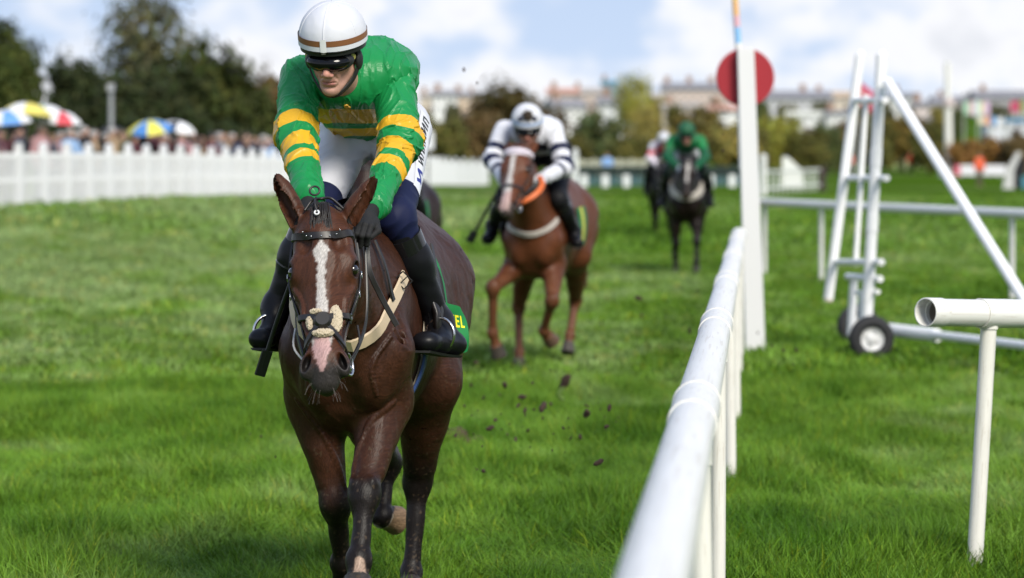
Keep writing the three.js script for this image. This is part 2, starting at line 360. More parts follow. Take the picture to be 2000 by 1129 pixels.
{ // winning post: white board, red disc, striped pole
  const d = 25.6, foot = [(1474 - 1000) / FPX * d, 0, -d], s = FPX / d;
  const o = thing('winning_post', 'tall white winning post with a red disc behind its head', 'post', foot);
  const L = (px, py, dz = 0) => { const p = sub(D(px, py, d), foot); p[2] += dz; return p; };
  const a = L(1475, 715), b = L(1455, 96);
  const sh = new THREE.Shape(); const w = 0.066;
  sh.moveTo(a[0] - w - 0.012, a[1]); sh.lineTo(a[0] + w + 0.012, a[1]); sh.lineTo(b[0] + w - 0.002, b[1]); sh.lineTo(b[0] - w + 0.002, b[1]); sh.closePath();
  const g = new THREE.ExtrudeGeometry(sh, { depth: 0.10, bevelEnabled: true, bevelSize: 0.004, bevelThickness: 0.004, bevelSegments: 2 });
  part('board', g, std([0.72, 0.72, 0.72], 0.5), o);
  const c = L(1456, 151, -0.03);
  const disc = rod(add(c, [0, 0, -0.012]), add(c, [0, 0, 0.012]), 0.238, 0.238, 64); part('disc', disc, std([0.33, 0.010, 0.02], 0.6), o);
  part('disc_rim', torus(c, 0.239, 0.006, [0, 0, 1], 64), std([0.5, 0.16, 0.18], 0.5), o);
  const cols = [[0.75, 0.75, 0.73], [0.25, 0.50, 0.80], [0.72, 0.42, 0.48], [0.78, 0.46, 0.22], [0.76, 0.52, 0.2], [0.72, 0.4, 0.4]], ys = [96, 84, 52, 30, 2, -34, -70];
  for (let i = 0; i < 6; i++) {
    const p = L(1444 - (96 - ys[i]) * 0.07, ys[i], -0.08), q = L(1444 - (96 - ys[i + 1]) * 0.07, ys[i + 1], -0.08);
    part('pole_stripe', rod(p, q, 0.028, 0.028, 14), std(cols[i], 0.55), o);
  }
  part('pole', rod(L(1449, 330, -0.08), L(1444, 97, -0.08), 0.02, 0.02, 12), white, o);
}
{ // upright post and cross rail that closes off the infield
  const p0 = [(1491 - 1000) / FPX * 41.5, 0, -41.5], y = 1.04;
  const o = thing('cross_rail', 'white plastic rail crossing the infield behind the wheeled stand', 'rail', p0);
  const q = sub(D(1484, 395, 41.9), p0), e = sub(D(2080, 421, 32.6), p0); q[1] = y; e[1] = y;
  part('rail', rod(q, e, 0.055, 0.055, 24), white, o);
  for (const t of [0.02, 0.245, 0.86]) { const p = mid(q, e, t); part('post', rod([p[0], -0.1, p[2]], [p[0], y - 0.02, p[2]], 0.03, 0.03, 16), white, o); }
}
{
  const dd = [27.5, 31.5, 35.5, 39.5, 43.5, 48];
  const o = thing('running_rail', 'white plastic running rail continuing past the winning post', 'rail', [railX(29), 0, -29]), b = [railX(29) , 0, -29];
  const P = (d, y) => sub([railX(d) + 0.08, y, -d], b);
  part('rail', rod(P(26.4, 1.04), P(52, 1.04), 0.055, 0.055, 20), white, o);
  for (const d of dd) part('post', rod(P(d, -0.1), P(d, 1.02), 0.028, 0.028, 14), cream, o);
}
{ // wheeled stand
  const d = 25.2, o0 = [(1700 - 1000) / FPX * d, 0, -d];
  const o = thing('wheeled_stand', 'tall white tubular steel stand on two rubber wheels', 'stand', o0);
  const L = (px, py, dd = d) => sub(D(px, py, dd), o0);
  const paint = phys([0.88, 0.88, 0.88], 0.4), W = FPX / d;
  const bar = (name, a, b, r, m = paint) => part(name, rod(a, b, r, r, 20), m, o);
  const topA = L(1680, 108, 26.9), botA = L(1618, 584, 26.9);
  bar('upright', topA, botA, 0.043); part('tip', rod(add(topA, [0.005, 0.04, 0]), topA, 0.02, 0.043, 20), paint, o);
  part('foot_plug', rod(botA, add(botA, [-0.004, -0.02, 0]), 0.044, 0.04, 20), std([0.7, 0.6, 0.5], 0.6), o);
  const topB = L(1722, 108), botB = L(1691, 664);
  bar('upright', topB, botB, 0.046); part('tip', rod(add(topB, [0.004, 0.04, 0]), topB, 0.015, 0.045, 20), paint, o);
  for (const py of [290, 420, 555]) { const t = (py - 108) / 556; part('coupling', rod(mid(topB, botB, t), mid(topB, botB, t + 0.06), 0.0505, 0.0505, 20), paint, o); }
  bar('inner_tube', L(1692, 185, 26), L(1671, 520, 26), 0.024);
  for (const [y, x0, x1] of [[196, 1670, 1730], [348, 1655, 1732], [512, 1632, 1722]]) {
    const a = L(x0, y, 26.9), b = L(x1, y, 24.9); bar('cross_tube', a, b, 0.028);
    part('bolt', rod(b, add(b, [0.02, 0, 0]), 0.009, 0.009, 10), paint, o);
  }
  bar('brace', L(1733, 160, 25.1), L(2060, 681, 22.1), 0.042);
  bar('axle_leg', L(1668, 540, 25.6), L(1662, 655, 25.6), 0.034); bar('axle_leg', L(1683, 575, 25.3), L(1682, 660, 25.3), 0.024);
  bar('bracket', L(1655, 540, 25.6), L(1720, 545, 25.1), 0.028); bar('bracket', L(1672, 572, 25.5), L(1715, 570, 25.1), 0.02);
  bar('drawbar', L(1700, 640, 25.6), L(1830, 655, 24.6), 0.055); bar('drawbar_shaft', L(1815, 653, 24.7), L(2078, 684, 22.05), 0.035);
  const tyre = std([0.022, 0.022, 0.024], 0.75), hubs = [L(1702, 664, 25.0), L(1676, 632, 26.9)]; hubs[0][1] = 0.19; hubs[1][1] = 0.19;
  const ax = norm(add(sub(hubs[0], hubs[1]), [0.45, 0, 0]));
  part('axle', rod(hubs[0], hubs[1], 0.02, 0.02, 12), paint, o);
  hubs.forEach((c, i) => {
    const sgn = i ? -1 : 1, wheel = part('wheel', torus(c, 0.138, 0.055, ax, 44), tyre, o);
    const pts = [[0.001, 0.028], [0.03, 0.03], [0.035, 0.012], [0.075, 0.004], [0.09, 0.03], [0.112, 0.038], [0.118, 0.02], [0.118, -0.04]].map((p) => new THREE.Vector2(...p));
    const g = new THREE.LatheGeometry(pts, 36); g.applyQuaternion(new THREE.Quaternion().setFromUnitVectors(new THREE.Vector3(0, 1, 0), v3(mul(ax, sgn)))); g.translate(...c);
    part('rim', g, phys([0.72, 0.72, 0.72], 0.4, { side: THREE.DoubleSide }), wheel);
    for (let k = 0; k < 4; k++) { const a = k * 1.57 + 0.4, u = norm(cross(ax, [0, 1, 0])), p = add(add(add(c, u, Math.cos(a) * 0.055), [0, 1, 0], Math.sin(a) * 0.055), ax, 0.012 * sgn); part('lug_nut', rod(p, add(p, ax, 0.012 * sgn), 0.008, 0.008, 6), std([0.4, 0.4, 0.42], 0.4, { metalness: 0.8 }), wheel); }
  });
}
// ------------------------------------------------------------------ horses
// Local axes of a horse: y up, +z the way it runs, +x its near (left) side; origin on the ground under the withers.
const AX = [1, 0, 0], AY = [0, 1, 0], AZ = [0, 0, 1];
function horseField(p) {
  const F = new Field(), dy = p.drop ?? 0, Y = (x, y, z) => [x, y + dy, z];
  // trunk
  F.ell(Y(0, 1.12, -0.34), [0.262, 0.385, 0.60], 0.08);
  F.ell(Y(0, 1.10, 0.10), [0.19, 0.34, 0.32], 0.12);
  F.ell(Y(0, 1.22, -0.86), [0.285, 0.285, 0.40], 0.14);
  F.ell(Y(0, 1.16, -0.62), [0.255, 0.33, 0.42], 0.1);
  F.cap(Y(0, 1.445, 0.04), Y(0, 1.44, -0.28), 0.065, 0.07, 0.12);
  F.cap(Y(0, 1.40, -0.60), Y(0, 1.40, -1.0), 0.10, 0.11, 0.14);
  for (const s of [-1, 1]) {
    F.ell(Y(0.13 * s, 1.13, -1.10), [0.15, 0.25, 0.17], 0.12);
    F.ecap(Y(0.075 * s, 1.40, -0.02), Y(0.13 * s, 1.06, 0.27), 0.085, 0.095, AX, 0.8, 0.06);      // shoulder blade
    F.ell(Y(0.088 * s, 0.985, 0.30), [0.09, 0.135, 0.105], 0.03);                               // breast muscle
    F.ell(Y(0.06 * s, 0.86, 0.16), [0.075, 0.09, 0.13], 0.06);
  }
  // neck
  const H = p.head, P0 = H.poll;
  const nb = Y(0, 1.36, 0.06), nl = Y(0, 1.13, 0.27), U = H.U, V = H.V, X = H.X, hp = (x, u, v) => add(add(add(P0, X, x), U, u), V, v);
  const thr = hp(0, 0.15, -0.20);
  F.ecap(nb, hp(0, 0.05, -0.11), 0.135, 0.075, AX, 0.72, 0.09);
  F.ecap(mid(nb, nl), mid(hp(0, 0.06, -0.12), thr), 0.19, 0.095, AX, 0.8, 0.09);
  F.ecap(nl, thr, 0.15, 0.075, AX, 0.85, 0.09);
  // head
  const B = [X, U, V];
  F.ell(hp(0, 0.085, -0.075), [0.082, 0.115, 0.088], 0.05, B);
  F.ell(hp(0, 0.165, -0.06), [0.093, 0.135, 0.07], 0.04, B);
  for (const s of [-1, 1]) {
    F.ell(hp(0.082 * s, 0.198, -0.062), [0.034, 0.05, 0.042], 0.022, B);                           // brow over the eye
    F.cap(hp(0.062 * s, 0.16, -0.03), hp(0.085 * s, 0.185, -0.045), 0.02, 0.016, 0.02);
    F.ell(hp(0.05 * s, 0.21, -0.165), [0.052, 0.125, 0.105], 0.04, B);                             // jaw
    F.cap(hp(0.084 * s, 0.25, -0.085), hp(0.056 * s, 0.385, -0.07), 0.015, 0.011, 0.03);           // face crest
    F.cap(hp(0.04 * s, 0.30, -0.17), hp(0.018 * s, 0.50, -0.115), 0.042, 0.03, 0.04);
  }
  F.ecap(hp(0, 0.21, -0.075), hp(0, 0.47, -0.062), 0.072, 0.05, X, 1.06, 0.03);
  F.ecap(hp(0, 0.22, -0.055), hp(0, 0.50, -0.045), 0.055, 0.034, X, 0.95, 0.02);
  F.ell(hp(0, 0.535, -0.066), [0.060, 0.07, 0.056], 0.03, B);
  F.ell(hp(0, 0.592, -0.075), [0.043, 0.034, 0.036], 0.02, B);
  F.ell(hp(0, 0.578, -0.125), [0.03, 0.032, 0.03], 0.012, B);
  F.cap(hp(0, 0.56, -0.11), hp(0, 0.50, -0.13), 0.034, 0.036, 0.02);
  for (const s of [-1, 1]) {
    const t = norm(add(U, X, 0.35 * s)), b2 = [norm(cross(t, V)), t, V];
    F.ell(hp(0.050 * s, 0.535, -0.052), [0.027, 0.05, 0.034], 0.014, b2);
    F.ell(hp(0.058 * s, 0.54, -0.018), [0.014, 0.032, 0.036], 0.008, b2, true);                   // nostril
    F.ell(hp(0.107 * s, 0.205, -0.052), [0.02, 0.026, 0.022], 0.006, B, true);                     // eye socket
    F.cap(hp(0.05 * s, 0.575, -0.112), hp(0.02 * s, 0.605, -0.104), 0.004, 0.003, 0.008, true);     // mouth line
  }
  // ears: a hollow leaf on each side of the poll
  for (const s of [-1, 1]) {
    const e = p.ears?.[s] ?? add(add(mul(X, 0.30 * s), U, -0.86), V, -0.1), d = norm(e), base = hp(0.066 * s, 0.035, -0.085), open = norm(add(add(mul(X, 0.75 * s), V, 0.75), d, -dot(add(mul(X, 0.75 * s), V, 0.75), d)));
    const b2 = [norm(cross(d, open)), d, open], L = p.earLength ?? 0.15;
    F.add((x, y, z) => {
      const q = [x - base[0], y - base[1], z - base[2]], h = dot(q, d) / L, w = dot(q, b2[0]), o = dot(q, open);
      const prof = h < 0 ? 0.7 : Math.sqrt(Math.max(0.0, 1 - Math.pow(Math.max(0, h), 2.2))) * (0.72 + 0.75 * h * (1.15 - h)), a = 0.040 * prof + 0.002;
      const shell = Math.max(Math.hypot(w, o) - a, -(Math.hypot(w * 1.15, o - 0.020 * prof) - a * 0.74) * (h > 0.1 ? 1 : -1));
      return Math.max(shell, (h - 1) * L, (-0.35 - h) * L) * 0.8;
    }, 0.012);
  }
  // legs
  const hoof = (f, h, big = 1) => {
    const ax = norm(sub(h, f)), r0 = 0.044 * big, r1 = 0.061 * big, top = add(h, ax, -0.085);
    F.add((x, y, z) => {
      const q = [x - top[0], y - top[1], z - top[2]], t = dot(q, ax), w = Math.sqrt(Math.max(0, dot(q, q) - t * t)), r = lerp(r0, r1, clamp(t / 0.085));
      return Math.max((w - r) * 0.95, t - 0.085, -t - 0.01);
    }, 0.012);
  };
  for (const [n, s] of [['rf', -1], ['lf', 1]]) {
    const L = p[n], E = L.elbow ?? Y(0.135 * s, 0.85, 0.12), K = L.knee, Ft = L.fetlock, T = L.hoof, S = Y(0.13 * s, 1.05, 0.26);
    F.cap(S, E, 0.098, 0.086, 0.05);
    const fa = sub(K, E), fd = norm(fa), back = norm(add([0, 0, -1], fd, -dot([0, 0, -1], fd)));
    F.cap(add(E, [0, 0.03, 0]), add(E, fa, 0.75), 0.088, 0.049, 0.05);
    F.ell(add(E, fa, 0.30), [0.066, 0.13, 0.084], 0.04, [norm(cross(fd, back)), fd, back]);
    F.cap(add(E, fa, 0.6), K, 0.051, 0.044, 0.03);
    const cd = norm(sub(Ft, K)), cb = norm(add([0, 0, -1], cd, -dot([0, 0, -1], cd)));
    F.ell(K, [0.054, 0.07, 0.05], 0.025, [norm(cross(cd, cb)), cd, cb]); F.ell(add(K, cb, 0.03), [0.022, 0.03, 0.02], 0.02);
    F.cap(K, Ft, 0.036, 0.030, 0.035); F.cap(add(add(K, cb, 0.026), cd, 0.03), add(Ft, cb, 0.018), 0.018, 0.018, 0.02);
    F.ell(Ft, [0.041, 0.045, 0.042], 0.02); F.ell(add(Ft, cb, 0.02), [0.026, 0.026, 0.022], 0.02);
    F.cap(Ft, mid(Ft, T, 0.6), 0.032, 0.039, 0.025); hoof(Ft, T, 1.05);
  }
  for (const [n, s] of [['rh', -1], ['lh', 1]]) {
    const L = p[n], T = L.stifle ?? Y(0.185 * s, 0.92, -0.66), K = L.hock, Ft = L.fetlock, T2 = L.hoof, hip = Y(0.15 * s, 1.22, -0.84), but = Y(0.13 * s, 1.08, -1.08);
    F.cap(hip, T, 0.185, 0.115, 0.1); F.cap(but, mid(T, K, 0.42), 0.15, 0.07, 0.09);
    F.cap(T, mid(T, K, 0.8), 0.115, 0.052, 0.06);
    const cd = norm(sub(Ft, K)), cb = norm(add([0, 0, -1], cd, -dot([0, 0, -1], cd)));
    F.cap(mid(T, K, 0.6), K, 0.066, 0.049, 0.04);
    F.ell(K, [0.052, 0.07, 0.058], 0.025, [norm(cross(cd, cb)), cd, cb]); F.cap(add(K, cb, 0.02), add(add(K, cb, 0.052), cd, -0.065), 0.033, 0.026, 0.03);
    F.cap(mid(T, K, 0.5), add(add(K, cb, 0.05), cd, -0.06), 0.03, 0.018, 0.03);
    F.cap(K, Ft, 0.036, 0.030, 0.03); F.cap(add(K, cb, 0.03), add(Ft, cb, 0.02), 0.018, 0.018, 0.02);
    F.ell(Ft, [0.039, 0.044, 0.04], 0.02); F.ell(add(Ft, cb, 0.022), [0.026, 0.026, 0.022], 0.02);
    F.cap(Ft, mid(Ft, T2, 0.6), 0.030, 0.037, 0.025); hoof(Ft, T2, 0.97);
  }
  if (p.detail) {
    const vein = (pts, r) => { const q = curvePts(pts, pts.length * 5).map((a) => F.snap(a, 0)); let z = q; for (let k = 0; k < 4; k++) z = z.map((a, i) => i && i < z.length - 1 ? mid(a, mid(z[i - 1], z[i + 1]), 0.6) : a); for (let i = 1; i < z.length; i++) F.cap(z[i - 1], z[i], r, r, 0.014); };
    F.cap(Y(0, 1.10, 0.47), Y(0, 0.86, 0.36), 0.012, 0.016, 0.06, true);                          // cleft of the breast
    for (const s of [-1, 1]) {
      F.cap(Y(0.185 * s, 1.12, 0.41), Y(0.175 * s, 0.93, 0.38), 0.004, 0.006, 0.06, true);          // in front of the shoulder
      F.cap(Y(0.24 * s, 1.30, 0.02), Y(0.27 * s, 1.0, -0.05), 0.004, 0.008, 0.05, true);           // behind the shoulder blade
      const K = p[s > 0 ? 'lf' : 'rf'].knee, E = p[s > 0 ? 'lf' : 'rf'].elbow ?? Y(0.135 * s, 0.85, 0.12);
      vein([add(E, [0.02 * s, 0.05, 0.09]), add(mid(E, K, 0.35), [-0.03 * s, 0, 0.07]), add(mid(E, K, 0.7), [-0.05 * s, 0, 0.03]), add(K, [-0.05 * s, 0.04, 0.02])], 0.0032);
      
      vein([Y(0.2 * s, 1.18, 0.30), Y(0.17 * s, 1.08, 0.40), Y(0.11 * s, 1.0, 0.43), Y(0.12 * s, 0.9, 0.38)], 0.0028);
      vein([hp(0.1 * s, 0.27, -0.06), hp(0.08 * s, 0.32, -0.04), hp(0.07 * s, 0.38, -0.05), hp(0.055 * s, 0.45, -0.03)], 0.0022);
      F.ell(hp(0.058 * s, 0.125, -0.005), [0.02, 0.03, 0.018], 0.03, B, true);                     // hollow above the eye
      F.cap(hp(0.052 * s, 0.28, -0.0), hp(0.045 * s, 0.42, 0.0), 0.004, 0.006, 0.03, true);
      F.ell(add(K, [0.03 * s, 0.035, 0.02]), [0.016, 0.022, 0.02], 0.015); F.ell(add(K, [-0.03 * s, 0.03, 0.02]), [0.015, 0.02, 0.02], 0.015);
    }
    for (let i = 0; i < 4; i++) F.cap(Y(0.17, 1.36 - i * 0.05, 0.34 + i * 0.02), Y(0.2, 1.18 - i * 0.05, 0.30), 0.003, 0.003, 0.02, true);   // skin folds at the base of the neck
  }
  if (p.detail) F.disp = (x, y, z) => 0.006 * noise(x * 9 + 3, y * 7, z * 9) + 0.0016 * noise(x * 34, y * 16, z * 30 + 9) + 0.007 * Math.max(0, 0.2 - Math.abs(noise(x * 11 + 8, y * 8 + 3, z * 7))) * (y > 0.75 ? 1 : 0.5);
  F.hp = hp; return F;
}
function headFrame(poll, dir, yaw = 0, roll = 0) { // U runs down the face, V points out of it
  const U = norm(dir), X0 = norm([Math.cos(yaw), 0, -Math.sin(yaw)]);
  let X = norm(add(X0, U, -dot(X0, U))); const V0 = norm(cross(X, U)); const V = V0[2] < 0 ? mul(V0, -1) : V0;
  X = add(mul(X, Math.cos(roll)), V, Math.sin(roll)); const V2 = norm(cross(X, U));
  return { poll, U, X, V: V2[2] * V[2] < 0 ? mul(V2, -1) : V2 };
}
const leather = phys([0.012, 0.010, 0.010], 0.42), brownLeather = phys([0.035, 0.018, 0.013], 0.45), steel = std([0.62, 0.62, 0.62], 0.25, { metalness: 1 });
const hairN = (u, v) => { const a = u * 6.2832, b = v * 6.2832; return noise(Math.cos(a) * 26, Math.sin(a) * 26, Math.cos(b) * 7 + Math.sin(b) * 9) * 0.6 + noise(u * 256, v * 64, 3) * 0.6 + 0.5 * fbm(Math.cos(a) * 4, Math.sin(a) * 4, Math.cos(b) * 4 + Math.sin(b) * 3, 3); };
const hairTex = tex(512, 512, (u, v) => { const k = 0.84 + 0.24 * hairN(u, v); return [k, k * 0.985, k * 0.97]; }), hairBump = tex(512, 512, (u, v) => { const k = 0.5 + 0.4 * hairN(u, v); return [k, k, k]; }, false);
function makeHorse(o) {
  const g = thing('racehorse', o.label, 'horse', o.at, o.yaw, 'racehorses galloping down the course');
  const c = Math.cos(-o.yaw), s = Math.sin(-o.yaw);
  const L = (px, py, d) => { const w = sub(D(px, py, d), o.at); return [c * w[0] + s * w[2], w[1], -s * w[0] + c * w[2]]; };
  const pose = o.pose(L), F = horseField(pose), H = pose.head, coat = o.coat;
  const color = (x, y, z, n) => {
    const q = sub([x, y, z], H.poll), hx = dot(q, H.X), hu = dot(q, H.U), hv = dot(q, H.V);
    const m = 0.9 + 0.22 * fbm(x * 5, y * 5, z * 5, 3) + 0.10 * noise(x * 90, y * 30, z * 90);
    let k = mul(coat.body, m);
    const isHead = hu > -0.2 && hu < 0.7 && Math.abs(hx) < 0.16 && hv > -0.30 && z > H.poll[2] - 0.2;
    if (isHead) {
      k = mul(coat.head, m);
      const jag = 0.006 * noise(hu * 60, hx * 40, 3) + 0.004 * noise(hu * 150, hx * 150, 5);
      if (hv > -0.13) {
        const w = coat.blaze(hu); if (w > 0) k = mix3(k, [0.66, 0.64, 0.63], smooth(-0.003, 0.004, w + jag - Math.abs(hx - (coat.shift ?? 0) * hu)));
        if (coat.muzzle) k = mix3(k, coat.muzzle, smooth(0.535, 0.575, hu + 0.3 * Math.abs(hx) + jag * 3));
        const snip = coat.snip ? coat.snip(hu) : 0; if (snip > 0) k = mix3(k, coat.pink, smooth(-0.003, 0.004, snip + jag - Math.abs(hx - (coat.shift ?? 0) * hu)));
      } else if (coat.muzzle) k = mix3(k, coat.muzzle, smooth(0.5, 0.57, hu));
      for (const e of [-1, 1]) { const dn = Math.hypot((hx - 0.058 * e) * 1.6, (hu - 0.54) * 0.8, hv + 0.045); k = mix3(k, [0.012, 0.010, 0.010], smooth(0.034, 0.02, dn)); const dd = Math.hypot((hx - 0.106 * e) * 1.3, hu - 0.205, (hv + 0.05) * 1.0); k = mix3(k, [0.02, 0.014, 0.012], 0.85 * smooth(0.042, 0.024, dd)); if (hu < -0.02) k = mix3(k, [0.010, 0.008, 0.008], smooth(-0.125, -0.165, hu + 0.03 * noise(hx * 40, hu * 40, 1))); }
    }
    // dark points and white socks follow each leg
    let near = 1e9, t = 0, which = null, hoofT = 0;
    if (y < 0.8) for (const nme of ['lf', 'rf', 'lh', 'rh']) {
      const leg = pose[nme], kn = leg.knee ?? leg.hock, pts = [kn, leg.fetlock, leg.hoof];
      for (let i = 0; i < 2; i++) { const a = pts[i], ab = sub(pts[i + 1], a), h = clamp(dot(sub([x, y, z], a), ab) / dot(ab, ab), i ? 0 : -1.2, 1), dd = len(sub([x, y, z], add(a, ab, h))); if (dd < near) { near = dd; which = nme; t = i + h; hoofT = (1 - h) * len(ab); } }
    }
    if (which && near < 0.2) {
      const j = 0.12 * noise(x * 22, y * 9, z * 22);
      k = mix3(k, mul(coat.points, m), smooth(-0.42, 0.02, t + j));
      const sock = coat.socks?.[which]; if (sock) k = mix3(k, sock.color ?? [0.62, 0.55, 0.5], smooth(0, 0.05, t - sock.from + j) * (sock.front ? smooth(0.018, 0.008, Math.abs(x - lerp(pose[which].fetlock[0], pose[which].hoof[0], clamp(t - 1)) - 0.008) - 0.02 * (t - 1) - j * 0.03) : 1));
      if (t > 1 && hoofT < 0.092) k = mul(coat.hoof?.[which] ?? [0.05, 0.045, 0.042], 0.8 + 0.4 * noise(x * 40, y * 120, z * 40) + 0.2);
    }
    const low = smooth(0.95, 0.3, y), sp = noise(x * 75, y * 75, z * 75) + 0.4 * noise(x * 150, y * 150, z * 150); if (low > 0) k = mix3(k, [0.11, 0.078, 0.05], 0.6 * smooth(0.56 - 0.14 * low, 0.64 - 0.14 * low, sp));
    return k;
  };
  const lo = [-0.5, -0.06, -1.75], hi = [0.5, 1.82, 1.5];
  part('body', F.mesh(lo, hi, o.cell, color, (x, y, z) => [(x + z * 0.7) * 2, y * 2]), new THREE.MeshPhysicalMaterial({ vertexColors: true, map: hairTex, bumpMap: hairBump, bumpScale: 0.0014, roughness: coat.rough ?? 0.42, specularIntensity: 0.42 }), g);
  for (const e of [-1, 1]) {
    const eye = new THREE.SphereGeometry(0.0195, 20, 14); eye.translate(...F.hp(0.094 * e, 0.205, -0.056)); part('eye', eye, phys([0.008, 0.005, 0.004], 0.06, { clearcoat: 1, clearcoatRoughness: 0.03 }), g);
  }
  // tail of hanging hair
  const tp = pose.tail ?? [[0, 1.38, -1.22], [0.02, 1.25, -1.42], [0.06, 1.0, -1.5], [0.1, 0.72, -1.5]], hair = [];
  const strands = o.cell < 0.008 ? 60 : 34;
  for (let i = 0; i < strands; i++) { const a = rr(0, 6.28), q = rr(0.2, 1); hair.push(tube(tp.map((p, j) => [p[0] + Math.cos(a) * 0.045 * q * (0.5 + j * 0.35), p[1] + rr(-0.02, 0.02) - (j === 3 ? rr(0, 0.1) : 0), p[2] + Math.sin(a) * 0.04 * q * (0.5 + j * 0.3)]), 0.007, 8, 4)); }
  part('tail', merge(hair), std(coat.tail ?? [0.012, 0.009, 0.008], 0.5), g);
  // forelock and mane
  const mane = [];
  for (let i = 0; i < strands; i++) { const x = rr(-0.025, 0.025), y0 = rr(-0.02, 0.03); mane.push(tube([F.hp(x, y0, 0.0), F.hp(x * 1.2, y0 + 0.04, 0.018), F.hp(x * 1.1 + rr(-0.01, 0.01), y0 + rr(0.06, 0.10), 0.012)], 0.0022, 5, 4)); }
  part('forelock', merge(mane), std(coat.tail ?? [0.012, 0.009, 0.008], 0.55), g);
  return { g, F, L, pose, H };
}
// common tack: bridle, girth, breast girth, saddle
function tack(h, o) {
  const { g, F } = h, hp = F.hp, bridle = new THREE.Group(); bridle.name = 'bridle'; g.add(bridle);
  const lth = o.leather ?? leather, add_ = (n, geo, m = lth) => part(n, geo, m, bridle);
  add_('browband', strap([hp(-0.095, 0.055, -0.12), hp(-0.085, 0.085, -0.045), hp(0, 0.118, 0.02), hp(0.085, 0.085, -0.045), hp(0.095, 0.055, -0.12)], 0.026, 0.006, { field: F, off: 0.003, n: 30 }), o.brow ?? lth);
  add_('headpiece', strap([hp(-0.095, 0.07, -0.11), hp(-0.07, 0.0, -0.07), hp(0, -0.03, -0.05), hp(0.07, 0.0, -0.07), hp(0.095, 0.07, -0.11)], 0.022, 0.005, { field: F, off: 0.004, n: 24 }));
  for (const s of [-1, 1]) {
    add_('cheekpiece', strap([hp(0.1 * s, 0.07, -0.115), hp(0.12 * s, 0.2, -0.105), hp(0.11 * s, 0.33, -0.10), hp(0.08 * s, 0.49, -0.10)], 0.018, 0.005, { field: F, off: 0.006, n: 24 }));
    add_('throatlatch', strap([hp(0.1 * s, 0.08, -0.135), hp(0.12 * s, 0.2, -0.22), hp(0.08 * s, 0.25, -0.3), hp(0, 0.26, -0.32)], 0.012, 0.004, { field: F, off: 0.004, n: 20 }));
    add_('bit_ring', torus(F.snap(hp(0.08 * s, 0.515, -0.11), 0.012), 0.036, 0.0045, add(mul(h.H.X, 1), h.H.V, 0.35 * s)), steel);
  }
  if (o.noseband !== false) {
    add_('noseband', strap([hp(-0.10, 0.36, -0.14), hp(-0.09, 0.375, -0.06), hp(0, 0.40, 0.02), hp(0.09, 0.375, -0.06), hp(0.10, 0.36, -0.14)], o.noseWidth ?? 0.02, 0.005, { field: F, off: 0.004, n: 30 }), o.noseMat ?? lth);
  }
  return bridle;
}
// the winner: a bay with a narrow blaze
const bay = makeHorse({
  label: 'bay racehorse with narrow white blaze carrying the rider in green and yellow', at: [-0.545, 0, -10.75], yaw: -0.078, cell: 0.0055,
  coat: {
    body: [0.066, 0.0255, 0.014], head: [0.098, 0.036, 0.0175], points: [0.014, 0.010, 0.0095], muzzle: [0.045, 0.04, 0.04], pink: [0.62, 0.40, 0.40], shift: -0.012, rough: 0.46,
    blaze: (u) => u < 0.12 ? -1 : u < 0.16 ? lerp(-0.004, 0.027, (u - 0.12) / 0.04) : u < 0.21 ? lerp(0.027, 0.013, (u - 0.16) / 0.05) : u < 0.33 ? lerp(0.013, 0.016, (u - 0.21) / 0.12) : u < 0.47 ? lerp(0.016, 0.034, (u - 0.33) / 0.14) : u < 0.54 ? lerp(0.034, 0.016, (u - 0.47) / 0.07) : -1,
    snip: (u) => u < 0.425 ? -1 : u < 0.50 ? lerp(0.022, 0.030, (u - 0.425) / 0.075) : u < 0.575 ? lerp(0.030, 0.006, (u - 0.5) / 0.075) : -1,
    socks: { lf: { from: 1.05, front: true, color: [0.5, 0.36, 0.28] }, rh: { from: 1.0, color: [0.6, 0.52, 0.42] } }, hoof: { rh: [0.3, 0.2, 0.12] },
  },
  pose: (L) => {
    const poll = L(627, 404, 9.95), lip = L(633, 766, 9.64);
    return {
      detail: true, drop: -0.02, head: headFrame(poll, sub(lip, poll), 0.05), earLength: 0.2,
      ears: { [-1]: [-0.075, 0.15, 0.0], [1]: [0.092, 0.145, 0.0] },
      lf: { elbow: L(752, 795, 10.6), knee: L(712, 962, 10.34), fetlock: L(701, 1096, 10.24), hoof: L(698, 1178, 10.15) },
      rf: { knee: L(655, 985, 10.62), fetlock: L(668, 1098, 10.75), hoof: L(672, 1180, 10.84) },
      lh: { hock: L(815, 940, 11.55), fetlock: L(804, 1120, 11.5), hoof: L(800, 1172, 11.38), stifle: L(835, 745, 11.32) },
      rh: { hock: L(757, 905, 12.05), fetlock: L(746, 1008, 11.98), hoof: L(776, 1018, 12.06) },
    };
  },
});
